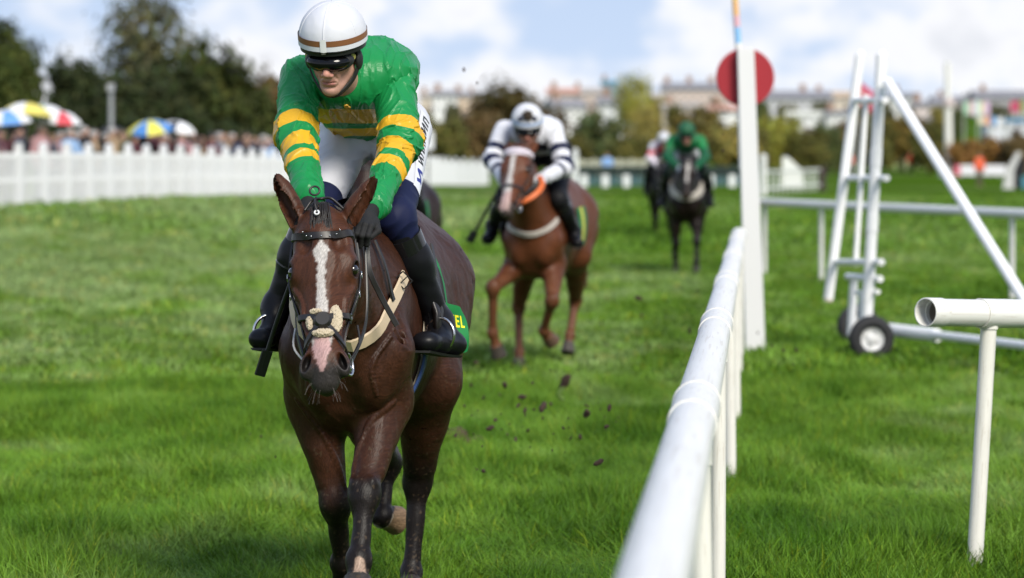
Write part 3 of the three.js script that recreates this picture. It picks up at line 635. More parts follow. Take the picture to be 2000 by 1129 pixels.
{
  const { g, F, H, L } = bay, hp = F.hp, b = tack(bay, { noseband: false });
  const B = (n, geo, m = leather) => part(n, geo, m, b);
  // crossed noseband over sheepskin
  for (const s of [-1, 1]) {
    B('noseband', strap([hp(0.095 * s, 0.355, -0.13), hp(0.085 * s, 0.37, -0.06), hp(0.045 * s, 0.385, 0.0), hp(0, 0.405, 0.02)], 0.022, 0.006, { field: F, off: 0.006, n: 22 }));
    B('noseband', strap([hp(0, 0.405, 0.02), hp(0.035 * s, 0.44, 0), hp(0.065 * s, 0.48, -0.05), hp(0.065 * s, 0.5, -0.12)], 0.018, 0.006, { field: F, off: 0.006, n: 22 }));
    B('cheek_strap', strap([hp(0.102 * s, 0.075, -0.13), hp(0.128 * s, 0.22, -0.13), hp(0.115 * s, 0.36, -0.12)], 0.014, 0.004, { field: F, off: 0.009, n: 20 }));
    for (const u of [0.2, 0.27, 0.36]) B('buckle', torus(F.snap(hp(0.115 * s, u, -0.105), 0.012), 0.011, 0.002, H.X, 12), steel);
    B('bit', tube([F.snap(hp(0.075 * s, 0.515, -0.10), 0.004), F.snap(hp(0.085 * s, 0.53, -0.11), 0.02), F.snap(hp(0.07 * s, 0.56, -0.13), 0.01)], 0.004, 10, 6), steel);
    B('curb_strap', tube([hp(0.1 * s, 0.36, -0.15), hp(0.105 * s, 0.43, -0.14), F.snap(hp(0.085 * s, 0.51, -0.12), 0.012)], 0.004, 10, 5), s < 0 ? std([0.5, 0.48, 0.46], 0.5) : leather);
  }
  const disc = rod([0, 0, 0], [0, 0.012, 0], 0.030, 0.022, 24); disc.applyQuaternion(new THREE.Quaternion().setFromUnitVectors(new THREE.Vector3(0, 1, 0), v3(H.V))); disc.translate(...F.snap(hp(0, 0.405, 0.02), 0.008)); B('noseband_disc', disc);
  // fleece pads
  const fleeceMat = std([0.50, 0.42, 0.30], 0.95);
  for (const [x, u, rx, ru] of [[0.050, 0.395, 0.024, 0.05], [-0.056, 0.405, 0.014, 0.026], [0, 0.450, 0.036, 0.014], [-0.025, 0.372, 0.02, 0.01]]) {
    const ff = new Field(), cc = F.snap(hp(x, u, 0.0), 0.004); ff.ell(cc, [rx, ru, 0.014], 0.01, [H.X, H.U, H.V]); ff.disp = (a, b2, c) => 0.003 * noise(a * 150, b2 * 150, c * 150) + 0.0025 * noise(a * 300, b2 * 300, c * 300);
    B('fleece', ff.mesh(add(cc, [-0.07, -0.07, -0.07]), add(cc, [0.07, 0.07, 0.07]), 0.003), fleeceMat);
  }
  // knot of the headpiece tie between the ears
  B('tie', merge([tube([hp(-0.055, 0.0, -0.02), hp(-0.03, -0.035, -0.02), hp(0.0, -0.03, 0), hp(0.03, -0.04, -0.02), hp(0.07, -0.005, -0.03)], 0.005, 24, 6), torus(hp(-0.02, -0.06, 0.0), 0.016, 0.0035, H.V), tube([hp(-0.015, -0.03, 0.01), hp(-0.018, 0.0, 0.03), hp(-0.012, 0.03, 0.03)], 0.004, 10, 6)]));
  B('tie_clip', torus(hp(-0.012, 0.035, 0.03), 0.007, 0.003, H.V, 12), std([0.7, 0.7, 0.7], 0.4));
  for (let i = 0; i < 7; i++) { const sp = new THREE.SphereGeometry(0.0028, 8, 6); sp.translate(...F.snap(hp(-0.06 + i * 0.02, 0.118 - Math.pow((i - 3) / 6, 2) * 0.1, 0.01), 0.0095)); B('stud', sp, steel); }
  // whiskers
  const wh = [];
  for (let i = 0; i < 26; i++) {
    const s = rnd() < 0.5 ? -1 : 1, a = F.snap(hp(rr(0.012, 0.062) * s, rr(0.52, 0.64), rr(-0.14, -0.04)), 0), n = F.grad(...a, 0.006), l = rr(0.012, 0.034), dn = add(mul(n, 1), [rr(-0.3, 0.3), -0.55, rr(-0.2, 0.2)]);
    wh.push(tube([add(a, n, -0.003), add(a, dn, l * 0.5), add(add(a, dn, l), [0, -0.012, 0])], 0.0005, 4, 3));
  }
  part('whisker', merge(wh), std([0.12, 0.1, 0.09], 0.6), g).userData.kind = 'stuff';
  // ear fringe
  // reins from the bit to the hands
  const rein = (s, hand) => B('rein', strap([F.snap(hp(0.085 * s, 0.525, -0.12), 0.015), mid(hp(0.12 * s, 0.45, -0.25), hand, 0.3), mid(hp(0.13 * s, 0.35, -0.25), hand, 0.7), hand], 0.018, 0.004, { n: 26, up: [s, 0.2, 0] }));
  rein(1, L(712, 436, 10.16)); rein(-1, L(598, 425, 10.16));
  B('rein_end', strap([L(716, 470, 10.2), L(722, 530, 10.18), L(742, 575, 10.2), L(775, 636, 10.22)], 0.019, 0.004, { n: 20, up: [0.3, 0.1, 1] }));
  // breast girth and girth
  const tan = std([0.56, 0.44, 0.30], 0.6);
  part('breast_girth', strap([L(792, 538, 10.55), L(748, 590, 10.45), L(705, 632, 10.38), L(660, 655, 10.36), L(610, 640, 10.38), L(570, 600, 10.45), L(548, 545, 10.58)], 0.05, 0.006, { field: F, off: 0.006, n: 44 }), tan, g);
  part('girth_buckle', merge([box(0.05, 0.004, 0.004, 0, 0.02, 0), box(0.05, 0.004, 0.004, 0, -0.02, 0), box(0.004, 0.044, 0.004, -0.023, 0, 0), box(0.004, 0.044, 0.004, 0.023, 0, 0), box(0.004, 0.044, 0.004, 0, 0, 0)]).rotateZ(-0.8).translate(...add(F.snap(L(783, 548, 10.5), 0.02), [0, 0, 0.01])), leather, g);
  part('breast_strap', strap([L(712, 480, 10.4), L(735, 540, 10.4), L(755, 590, 10.42)], 0.02, 0.005, { field: F, off: 0.012, n: 18 }), leather, g);
  for (const s of [-1, 1]) part('girth', strap([[0.2 * s, 1.3, -0.06], [0.29 * s, 1.1, -0.06], [0.25 * s, 0.85, -0.04], [0.02 * s, 0.7, -0.04]], 0.075, 0.006, { field: F, off: 0.006, n: 30 }), s > 0 ? std([0.42, 0.36, 0.28], 0.7) : leather, g);
  part('girth_sleeve', strap([[0.28, 0.99, -0.03], [0.26, 0.87, -0.02], [0.16, 0.78, -0.02]], 0.05, 0.008, { field: F, off: 0.012, n: 18 }), std([0.03, 0.07, 0.24], 0.6), g);
  // saddle, pad and cloth
  const cloth = (z0, z1, y1, off, col, name) => { // a sheet draped over the back
    const n = 40, m = 12, pos = [], idx = [], q = [];
    for (let j = 0; j <= m; j++) for (let i = 0; i <= n; i++) {
      const a = (i / n - 0.5) * 2, z = lerp(z0, z1, j / m), y = 1.5 - Math.abs(a) * (1.5 - y1 - 0.05 * Math.sin(j / m * 3));
      pos.push(...F.snap([a * 0.5 * Math.min(1, Math.abs(a) * 1.2 + 0.3), y, z], off + 0.004 * noise(a * 5, z * 14, 2), 8));
      if (i && j) { const e = j * (n + 1) + i; idx.push(e, e - n - 1, e - 1, e - 1, e - n - 1, e - n - 2); }
    }
    const ge = new THREE.BufferGeometry(); ge.setAttribute('position', new THREE.Float32BufferAttribute(pos, 3)); ge.setIndex(idx); ge.computeVertexNormals();
    return part(name, ge, std(col, 0.8, { side: THREE.DoubleSide }), g);
  };
  cloth(-0.02, -0.40, 1.0, 0.012, [0.012, 0.19, 0.06], 'saddle_cloth');
  cloth(0.02, -0.30, 1.1, 0.026, [0.012, 0.009, 0.008], 'saddle_pad');
  const sf = new Field(); sf.ell([0, 1.47, -0.28], [0.12, 0.06, 0.22], 0.05); sf.cap([0, 1.49, -0.08], [0, 1.47, -0.2], 0.04, 0.05, 0.05); sf.cap([-0.1, 1.5, -0.45], [0.1, 1.5, -0.45], 0.03, 0.03, 0.05);
  for (const s of [-1, 1]) { sf.ecap([0.16 * s, 1.46, -0.16], [0.285 * s, 1.12, -0.08], 0.10, 0.11, AX, 0.22, 0.04); }
  part('saddle', sf.mesh([-0.42, 0.95, -0.6], [0.42, 1.66, 0.12], 0.011), leather, g);
  // windblown corner of the cloth with its lettering
  const cv = document.createElement('canvas'); cv.width = 256; cv.height = 256; const cx = cv.getContext('2d'); cx.fillStyle = '#0d7a3c'; cx.fillRect(0, 0, 256, 256); cx.fillStyle = '#f2e21c'; cx.font = 'bold 92px sans-serif'; cx.textAlign = 'right'; cx.textBaseline = 'middle'; cx.save(); cx.translate(232, 88); cx.scale(0.8, 1); cx.fillText('VEL', 0, 0); cx.restore();
  const ct = new THREE.CanvasTexture(cv); ct.colorSpace = THREE.SRGBColorSpace;
  const N = 14, pos = [], uv = [], idx = [], tl = L(854, 586, 10.88), tr = L(908, 600, 10.90), bl = L(854, 690, 10.88), br = L(922, 688, 10.90);
  for (let j = 0; j <= N; j++) for (let i = 0; i <= N; i++) {
    const u = i / N, v = j / N, p = mid(mid(tl, tr, u), mid(bl, br, u), v), bow = Math.sin(u * Math.PI) * 0.02 + 0.008 * Math.sin(v * 7 + u * 3);
    const round = u > 0.75 ? (u - 0.75) * 4 : 0, vv = v - 0.5; pos.push(p[0] - round * round * vv * vv * 0.06, p[1] - round * round * vv * Math.abs(vv) * -0.03, p[2] + bow); uv.push(u, 1 - v);
    if (i && j) { const e = j * (N + 1) + i; idx.push(e, e - N - 1, e - 1, e - 1, e - N - 1, e - N - 2); }
  }
  const fg = new THREE.BufferGeometry(); fg.setAttribute('position', new THREE.Float32BufferAttribute(pos, 3)); fg.setAttribute('uv', new THREE.Float32BufferAttribute(uv, 2)); fg.setIndex(idx); fg.computeVertexNormals();
  part('cloth_corner', fg, new THREE.MeshStandardMaterial({ map: ct, roughness: 0.75, side: THREE.DoubleSide }), g);
  // stirrups
  for (const [s, px, py] of [[1, 860, 650], [-1, 526, 644]]) {
    const c2 = L(px, py, 10.72), st = part('stirrup', torus(add(c2, [0, -0.005, 0]), 0.056, 0.006, [-0.5 * s, 0, 1], 24), steel, g);
    part('stirrup_leather', strap([[0.25 * s, 1.38, -0.12], mid([0.3 * s, 1.25, -0.05], c2, 0.5), add(c2, [0, 0.052, 0])], 0.022, 0.005, { n: 18, up: [s, 0, 0.4] }), leather, st);
  }
}
// ------------------------------------------------------------------ riders and other people
const skinMat = (rough = 0.5) => new THREE.MeshPhysicalMaterial({ vertexColors: true, roughness: rough, specularIntensity: 0.4 });
function headGeo(cell, skin, neckTo) { // own axes: origin between the eyes' level and the middle of the head, +z the face, +x its left
  const F = new Field();
  F.ell([0, 0.035, -0.02], [0.074, 0.095, 0.094], 0.03); F.ell([0, -0.035, 0.026], [0.054, 0.084, 0.056], 0.035);
  F.cap([0, 0.02, 0.03], [0, -0.05, 0.045], 0.055, 0.042, 0.03);
  for (const s of [-1, 1]) {
    F.cap([0.05 * s, -0.055, 0.0], [0.015 * s, -0.108, 0.060], 0.022, 0.016, 0.025); F.ell([0.056 * s, -0.066, 0.052], [0.016, 0.022, 0.016], 0.03, null, true);
    F.ell([0.045 * s, -0.026, 0.054], [0.023, 0.015, 0.02], 0.018);
    F.cap([0.012 * s, 0.022, 0.078], [0.045 * s, 0.02, 0.064], 0.012, 0.011, 0.018);
    F.ell([0.078 * s, -0.01, -0.012], [0.01, 0.031, 0.02], 0.008); F.ell([0.086 * s, -0.008, -0.006], [0.006, 0.02, 0.01], 0.006, null, true);
    F.ell([0.032 * s, 0.0, 0.094], [0.017, 0.012, 0.014], 0.012, null, true);
    F.ell([0.0135 * s, -0.047, 0.097], [0.009, 0.0085, 0.012], 0.006); F.ell([0.009 * s, -0.056, 0.104], [0.005, 0.004, 0.006], 0.003, null, true);
    F.cap([0.02 * s, -0.05, 0.088], [0.034 * s, -0.078, 0.072], 0.002, 0.001, 0.010, true);
  }
  F.cap([0, 0.012, 0.08], [0, -0.040, 0.110], 0.009, 0.0125, 0.010);
  F.ell([0, -0.111, 0.068], [0.019, 0.017, 0.016], 0.018); F.cap([-0.014, -0.095, 0.083], [0.014, -0.095, 0.083], 0.003, 0.003, 0.012, true);
  F.cap([-0.022, -0.0745, 0.074], [0, -0.0715, 0.0825], 0.0045, 0.006, 0.012); F.cap([0.022, -0.0745, 0.074], [0, -0.0715, 0.0825], 0.0045, 0.006, 0.012);
  F.cap([-0.017, -0.0815, 0.075], [0.017, -0.0815, 0.075], 0.005, 0.005, 0.012); F.ell([0, -0.083, 0.078], [0.016, 0.006, 0.008], 0.010);
  F.cap([-0.025, -0.0775, 0.082], [0, -0.0765, 0.089], 0.0018, 0.0018, 0.004, true); F.cap([0.025, -0.0775, 0.082], [0, -0.0765, 0.089], 0.0018, 0.0018, 0.004, true);
  F.cap([0, -0.05, -0.02], neckTo, 0.052, 0.062, 0.03);
  const col = (x, y, z) => {
    const m = 0.92 + 0.2 * fbm(x * 40, y * 40, z * 40, 3); let c = mul(skin, m);
    const lip = smooth(0.013, 0.006, Math.abs(y + 0.0775)) * smooth(0.026, 0.018, Math.abs(x)) * smooth(0.07, 0.08, z); c = mix3(c, [0.36, 0.13, 0.12], 0.75 * lip);
    const red = smooth(0.03, 0.01, Math.hypot(x, y + 0.04) * 0.7) * smooth(0.09, 0.1, z); const cheek = smooth(0.035, 0.012, Math.hypot(Math.abs(x) - 0.042, y + 0.035)) * smooth(0.03, 0.05, z), beard = smooth(-0.06, -0.085, y) * smooth(0.0, 0.03, z) * (1 - lip); c = mix3(c, mul([0.50, 0.20, 0.17], m), 0.35 * cheek); c = mix3(c, mul([0.30, 0.19, 0.16], m), 0.35 * beard * (0.7 + 0.6 * noise(x * 300, y * 300, z * 300))); return mix3(c, mul([0.56, 0.22, 0.18], m), 0.45 * red);
  };
  return F.mesh([-0.13, Math.min(-0.16, neckTo[1] - 0.08), Math.min(-0.15, neckTo[2] - 0.08)], [0.13, 0.15, 0.15], cell, col);
}
function handGeo(cell, s, curl = 1) { // fist closed on a rein: knuckles +z, palm down -y, thumb towards -x*s
  const F = new Field();
  F.ell([0, 0, 0.035], [0.042, 0.019, 0.048], 0.02); F.cap([0, 0, -0.05], [0, 0, 0.0], 0.028, 0.032, 0.02);
  const lens = [0.040, 0.046, 0.043, 0.034];
  for (let i = 0; i < 4; i++) {
    const x = (-0.030 + i * 0.0205) * s * -1, l = lens[i], a = [x, 0.004, 0.075], b = add(a, [0, -l * 0.55 * curl, l * 0.75]), c = add(b, [0, -l * 0.85, -l * 0.2 * curl]), e = add(c, [0, -l * 0.1, -l * 0.6]);
    F.cap(a, b, 0.0105, 0.0098, 0.006); F.cap(b, c, 0.0098, 0.0092, 0.005); F.cap(c, e, 0.0092, 0.0085, 0.005); F.ell(a, [0.0115, 0.0115, 0.012], 0.006);
  }
  const t0 = [0.034 * s, -0.006, 0.015], t1 = [0.052 * s, -0.018, 0.05], t2 = [0.036 * s, -0.032, 0.078]; F.cap(t0, t1, 0.015, 0.0115, 0.012); F.cap(t1, t2, 0.0112, 0.0095, 0.005);
  return F.mesh([-0.08, -0.09, -0.09], [0.08, 0.05, 0.14], cell);
}
const basisAt = (pos, z, y) => { const Z = norm(z), X = norm(cross(y, Z)), Y = cross(Z, X); return new THREE.Matrix4().makeBasis(v3(X), v3(Y), v3(Z)).setPosition(...pos); };
// st: silks(f,arm) painter via 1-D colour strips, hat, breeches...
function strip(stops) { // sharp bands along v, from [end, [r,g,b]] pairs in linear values
  const h = 512, data = new Uint8Array(h * 4 * 4), c = new THREE.Color();
  for (let j = 0; j < h; j++) { const t = (j + 0.5) / h, k = stops.find((s) => t <= s[0]) ?? stops[stops.length - 1]; c.setRGB(...k[1]); c.convertLinearToSRGB(); for (let i = 0; i < 4; i++) { const o = (j * 4 + i) * 4; data[o] = c.r * 255; data[o + 1] = c.g * 255; data[o + 2] = c.b * 255; data[o + 3] = 255; } }
  const t = new THREE.DataTexture(data, 4, h); t.magFilter = THREE.LinearFilter; t.colorSpace = THREE.SRGBColorSpace; t.wrapS = t.wrapT = THREE.ClampToEdgeWrapping; t.needsUpdate = true; return t;
}
const ridge = (v, w) => { const c = 1 - Math.min(1, Math.abs(v) * w); return c * c; };
const creaseTex = tex(512, 512, (u, v) => { // long creases, tiling
  const a = u * 6.2832, ca = Math.cos(a), sa = Math.sin(a), w = 1.2 * noise(ca * 1.5, sa * 1.5, v * 5), k = 0.55 * ridge(noise(ca * 2.2 + w, sa * 2.2, v * 3.0 + w), 3) + 0.3 * ridge(noise(ca * 4.5 + 3, sa * 4.5 + w, v * 9 + w * 2), 3.4) + 0.15 * ridge(noise(ca * 10, sa * 10 + w, v * 16), 3);
  return [k, k, k];
}, false);
creaseTex.wrapT = THREE.MirroredRepeatWrapping;
function makeJockey(o) {
  const base = o.base, g = thing('person', o.label, 'person', base, 0, 'jockeys riding in the race');
  const P = (px, py, d) => sub(D(px, py, d), base), q = o.pose(P), st = o.style, cell = o.cell;
  const silk = (map) => new THREE.MeshPhysicalMaterial({ map, bumpMap: creaseTex, bumpScale: st.bump ?? 0.0013, roughness: st.rough ?? 0.46, specularIntensity: 0.55 });
  const fold = (amp, f) => (x, y, z) => { const w = fbm(x * 2.5 + 2, y * 2.5, z * 2.5, 2) * 3, n = noise(x * f * 1.25 + w, y * f * 0.45 + w * 0.6, z * f * 0.35 + 4), m = noise(x * f * 2.6 + 9 + w, y * f * 0.9, z * f * 0.8); const c = 1 - Math.min(1, Math.abs(n) * 4.6), e = 1 - Math.min(1, Math.abs(m) * 5); return amp * (1.0 * Math.pow(c, 1.6) + 0.42 * Math.pow(e, 1.6) - 0.3); };
  // --- torso silks
  const T = new Field(), up = norm(sub(q.neck, q.pelvis)), chest = add(mid(q.rs, q.ls), mul(up, -0.06), 1), belly = mid(chest, q.pelvis, 0.62), side = norm(sub(q.ls, q.rs)), front = q.front ? norm(q.front) : norm(cross(side, up));
  const tb = [side, up, norm(cross(side, up))];
  T.ell(chest, [0.185, 0.16, 0.125], 0.08, tb); T.ell(add(mid(chest, q.pelvis, 0.35), tb[2], -0.02), [0.17, 0.18, 0.125], 0.1, tb); T.ell(belly, [0.155, 0.14, 0.11], 0.09, tb);
  for (const s of [q.rs, q.ls]) T.cap(mid(q.neck, s, 0.25), s, 0.066, 0.073, 0.07);
  T.cap(q.neck, mid(chest, q.neck, 0.4), 0.066, 0.1, 0.05);
  if (q.hump) T.ell(q.hump, [0.17, 0.085, 0.17], 0.09);
  T.disp = fold(st.wrinkle ?? 0.008, 11);
  const len_ = len(sub(q.neck, q.pelvis)), tUV = (x, y, z, n) => { const r = sub([x, y, z], q.pelvis), a = dot(r, up) / len_, b = (y - q.hoopY) / 0.4, k = smooth(-0.35, 0.0, dot(n, tb[2])); return [x * 1.1 + z * 0.7, clamp(lerp(a, b, k) + 0.012 * noise(x * 12, y * 12, z * 12), 0, 1)]; };
  const lo = [0, 1, 2].map((i) => Math.min(q.pelvis[i], q.rs[i], q.ls[i], q.neck[i]) - 0.28), hi = [0, 1, 2].map((i) => Math.max(q.pelvis[i], q.rs[i], q.ls[i], q.neck[i]) + 0.28);
  part('silks', T.mesh(lo, hi, cell, null, tUV), silk(strip(st.torso)), g);
  if (st.collar) part('collar', torus(add(q.neck, up, 0.03), 0.062, 0.016, up, 24), std(st.collar, 0.5), g);
  // --- sleeves and gloves
  for (const [s, S, E, W, Hn] of [[-1, q.rs, q.re, q.rw, q.rhand], [1, q.ls, q.le, q.lw, q.lhand]]) {
    const A = new Field(), l1 = len(sub(E, S)), l2 = len(sub(W, E)), d1 = norm(sub(E, S)), d2 = norm(sub(W, E));
    A.cap(S, E, 0.076, 0.067, 0.04); A.cap(E, W, 0.067, 0.048, 0.04); A.cap(mid(E, W, 0.9), add(W, d2, 0.012), 0.05, 0.053, 0.012);
    A.disp = (x, y, z) => { const r = sub([x, y, z], S), t = dot(r, d1) / l1, w = 2 * noise(x * 6, y * 6, z * 6); const r1 = (v) => { const c = 1 - Math.min(1, Math.abs(v) * 4.8); return Math.pow(c, 1.6); }, el = smooth(0.16, 0.03, Math.abs(dot(sub([x, y, z], E), d1))); return (st.wrinkle ?? 0.008) * (0.8 * r1(noise(x * 13 + w, y * 5 + w * 0.7, z * 9 + s)) * (1 - 0.5 * el) + el * 0.9 * r1(noise(x * 7 + w, y * 17 + w, z * 8)) + 0.3 * r1(noise(x * 24 + w, y * 12 + w, z * 24 + 4)) - 0.3); };
    const aUV = (x, y, z) => { const p = [x, y, z], a = dot(sub(p, S), d1), b = dot(sub(p, E), d2), na = len(sub(sub(p, S), mul(d1, clamp(a, 0, l1)))), nb = len(sub(sub(p, E), mul(d2, clamp(b, 0, l2)))); const k = smooth(-0.04, 0.04, na - nb); return [(x * 0.8 * s + z) * 1.5, clamp(lerp(Math.min(a, l1 + 0.03), l1 + Math.max(b, -0.03), k) / (l1 + l2) + 0.018 * noise(x * 9, y * 9, z * 9 + s), 0, 1)]; };
    const b0 = [0, 1, 2].map((i) => Math.min(S[i], E[i], W[i]) - 0.12), b1 = [0, 1, 2].map((i) => Math.max(S[i], E[i], W[i]) + 0.12);
    const sl = part('sleeve', A.mesh(b0, b1, cell, null, aUV), silk(strip(st.arm)), g);
    part('cuff', torus(add(W, d2, 0.02), 0.036, 0.007, d2, 20), std(st.cuff ?? st.arm[st.arm.length - 1][1], 0.5), sl);
    const gl = handGeo(Math.max(cell * 0.7, 0.0042), s); gl.applyMatrix4(basisAt(Hn, add(sub(Hn, W), [0, -0.01, 0.06]), [0.2 * s, 1, 0.2])); 
    part('glove', merge([gl, rod(add(W, d2, -0.02), add(Hn, [0, 0, 0]), 0.034, 0.031, 16)]), std(st.glove ?? [0.007, 0.007, 0.008], 0.8), g);
  }
  // --- breeches and boots
  const Bq = new Field(); Bq.ell(q.pelvis, [0.172, 0.125, 0.145], 0.06); Bq.ell(add(q.pelvis, up, 0.08), [0.15, 0.1, 0.115], 0.06, tb);
  for (const [hip, kn, an] of [[q.rhip, q.rk, q.ra], [q.lhip, q.lk, q.la]]) { Bq.cap(hip, kn, 0.098, 0.066, 0.06); Bq.cap(kn, mid(kn, an, 0.3), 0.064, 0.056, 0.03); }
  Bq.disp = (x, y, z) => 0.0035 * (0.3 - Math.abs(noise(x * 13, y * 18, z * 13 + noise(x * 5, y * 5, z * 5) * 2))) * 2;
  const kx = (x, y, z) => { const t = [[q.rhip, q.rk], [q.lhip, q.lk]].map(([a, b]) => { const ab = sub(b, a), h = dot(sub([x, y, z], a), ab) / dot(ab, ab); return { h, d: len(sub(sub([x, y, z], a), mul(ab, clamp(h)))) }; }).sort((a, b) => a.d - b.d)[0]; return t.h; };
  const all = [q.pelvis, q.rhip, q.lhip, q.rk, q.lk, q.ra, q.la], c0 = [0, 1, 2].map((i) => Math.min(...all.map((p) => p[i])) - 0.2), c1 = [0, 1, 2].map((i) => Math.max(...all.map((p) => p[i])) + 0.2);
  part('breeches', Bq.mesh(c0, c1, cell, null, (x, y, z) => [0.5, clamp(kx(x, y, z) / 1.5, 0, 1)]), new THREE.MeshPhysicalMaterial({ map: strip(st.leg), roughness: 0.6, specularIntensity: 0.35 }), g);
  for (const [s, kn, an, toe, heel] of [[-1, q.rk, q.ra, q.rtoe, q.rheel], [1, q.lk, q.la, q.ltoe, q.lheel]]) {
    const Ft = new Field(), top = mid(kn, an, 0.16), dn = norm(sub(an, kn)), hl = heel ?? add(an, [0, -0.06, -0.06]);
    Ft.cap(top, mid(kn, an, 0.42), 0.062, 0.063, 0.03); Ft.cap(mid(kn, an, 0.4), an, 0.063, 0.043, 0.04);
    Ft.cap(an, hl, 0.043, 0.036, 0.03); Ft.cap(an, mid(hl, toe, 0.55), 0.042, 0.036, 0.04); Ft.ecap(hl, toe, 0.034, 0.032, [1, 0, 0.2], 1.25, 0.03); Ft.ell(toe, [0.04, 0.028, 0.04], 0.03);
    Ft.add((x, y, z) => dot(sub([x, y, z], top), mul(dn, 1)) , 0.004, true);
    // keep what lies below the boot top
    Ft.p[Ft.p.length - 1].f = (x, y, z) => dot(sub([x, y, z], top), dn); Ft.p[Ft.p.length - 1].cut = false; const cutter = Ft.p.pop();
    Ft.disp = (x, y, z) => 0.002 * noise(x * 20, y * 26, z * 20) + 0.003 * Math.max(0, 0.2 - Math.abs(noise(x * 10, y * 30, z * 10))) * smooth(0.2, 0.02, len(sub([x, y, z], an)));
    const pts = [top, an, toe, hl], e0 = [0, 1, 2].map((i) => Math.min(...pts.map((p) => p[i])) - 0.11), e1 = [0, 1, 2].map((i) => Math.max(...pts.map((p) => p[i])) + 0.11);
    const bt = part('boot', Ft.mesh(e0, e1, cell), phys(st.boot ?? [0.007, 0.007, 0.009], 0.38, { specularIntensity: 0.4 }), g);
    part('boot_top', rod(add(top, dn, 0.0), add(top, dn, st.bootTop ?? 0.13), 0.0672, 0.0668, 28), phys(st.bootTopColor ?? [0.01, 0.01, 0.012], 0.16, { specularIntensity: 0.9 }), bt);
    part('sole', strap([add(hl, [0, -0.04, 0]), mid(add(hl, [0, -0.042, 0]), add(toe, [0, -0.034, 0])), add(toe, add([0, -0.03, 0], mul(norm(sub(toe, hl)), 0.03)))], 0.07, 0.008, { n: 10, up: [0, -1, 0] }), std([0.02, 0.02, 0.02], 0.7), bt);
  }
  // --- head, helmet, goggles
  const hm = basisAt(q.head, q.face, q.headUp ?? [0, 1, 0]), inv = hm.clone().invert(), nk = v3(q.neck).applyMatrix4(inv);
  const hg = headGeo(Math.min(cell * 0.55, 0.008), st.skin ?? [0.48, 0.25, 0.18], [nk.x, nk.y, nk.z]); hg.applyMatrix4(hm);
  // the body under the clothes, continuous with the head
  const U = new Field(); U.cap(q.neck, chest, 0.06, 0.1, 0.05); U.cap(q.rs, q.ls, 0.05, 0.05, 0.05); U.cap(chest, q.pelvis, 0.1, 0.1, 0.05);
  for (const [a, b, c] of [[q.rs, q.re, q.rw], [q.ls, q.le, q.lw]]) { U.cap(a, b, 0.045, 0.038, 0.03); U.cap(b, c, 0.038, 0.026, 0.03); }
  for (const [a, b, c] of [[q.rhip, q.rk, q.ra], [q.lhip, q.lk, q.la]]) { U.cap(a, b, 0.075, 0.045, 0.03); U.cap(b, c, 0.045, 0.03, 0.03); }
  const pts = [...all, q.rs, q.ls, q.rw, q.lw, q.re, q.le, q.neck], u0 = [0, 1, 2].map((i) => Math.min(...pts.map((p) => p[i])) - 0.15), u1 = [0, 1, 2].map((i) => Math.max(...pts.map((p) => p[i])) + 0.15);
  const ub = U.mesh(u0, u1, 0.018, () => st.skin ?? [0.48, 0.25, 0.18]);
  part('body', mergeGeometries([hg.toNonIndexed(), ub.toNonIndexed()]), skinMat(), g);
  const HG = new THREE.Group(); HG.name = 'helmet'; HG.applyMatrix4(hm); g.add(HG);
  const HP = (n, geo, m) => part(n, geo, m, HG), hs = st.helmetScale ?? 1;
  const dome = new THREE.SphereGeometry(1, 56, 28, 0, Math.PI * 2, 0, Math.PI * 0.545); { // cloth cover in six gores
    const p = dome.attributes.position; for (let i = 0; i < p.count; i++) { let x = p.getX(i), y = p.getY(i), z = p.getZ(i); const a = Math.atan2(x, z), sm = Math.pow(Math.abs(Math.cos(a * 3)), 24), w = 1 + 0.008 * noise(x * 6, y * 5, z * 6) + 0.006 * noise(a * 7, y * 4, 2) * (1 - y) - 0.012 * sm * (y > -0.1 ? 1 : 0); p.setXYZ(i, x * w * 0.112 * hs, y * w * 0.114 * hs, z * w * 0.128 * hs); }
    dome.translate(0, 0.062, -0.010); dome.computeVertexNormals();
  }
  HP('cover', dome, phys(mul(st.hat, 0.9), 0.55, { side: THREE.DoubleSide }));
  for (let k = 0; k < 6; k++) { const a = k * Math.PI / 3, pt = []; for (let e = 0; e <= 8; e++) { const t = 0.1 + e / 8 * 1.42; pt.push([Math.sin(a) * Math.sin(t) * 0.1105 * hs, 0.062 + Math.cos(t) * 0.1125 * hs, -0.010 + Math.cos(a) * Math.sin(t) * 0.1262 * hs]); } HP('seam', tube(pt, k ? 0.0022 : 0.0032, 16, 6), phys(mul(st.hat, 0.95), 0.5)); }
  const ring = (y, r, t, col, name, rough = 0.5) => { const k = (r - 0) , gg = new THREE.CylinderGeometry(1, 1, t, 56, 1, true); gg.scale(0.1135 * hs * k, 1, 0.1295 * hs * k); gg.translate(0, y, -0.008); HP(name, gg, std(col, rough, { side: THREE.DoubleSide })); };
  if (st.band) ring(0.070, 1.0, 0.02, st.band, 'band');
  ring(0.051, 0.999, 0.016, st.rim ?? st.hat, 'rim');
  ring(0.036, 0.95, 0.022, [0.01, 0.01, 0.011], 'shell_edge', 0.4);
  if (st.tab) { const tb2 = new THREE.CylinderGeometry(1, 1, 0.045, 8, 1, true, -0.09, 0.18); tb2.scale(0.115 * hs, 1, 0.1312 * hs); tb2.translate(0, 0.064, -0.008); HP('tab', tb2, std([0.8, 0.8, 0.8], 0.45, { side: THREE.DoubleSide })); }
  const peak = new Field(); peak.ell([0, 0.040, 0.072], [0.08, 0.011, 0.052], 0.01); peak.ell([0, 0.016, 0.03], [0.09, 0.02, 0.086], 0.008, null, true);
  HP('peak', peak.mesh([-0.1, 0.01, 0.0], [0.1, 0.06, 0.15], 0.004), phys(st.peak ?? st.hat, 0.4));
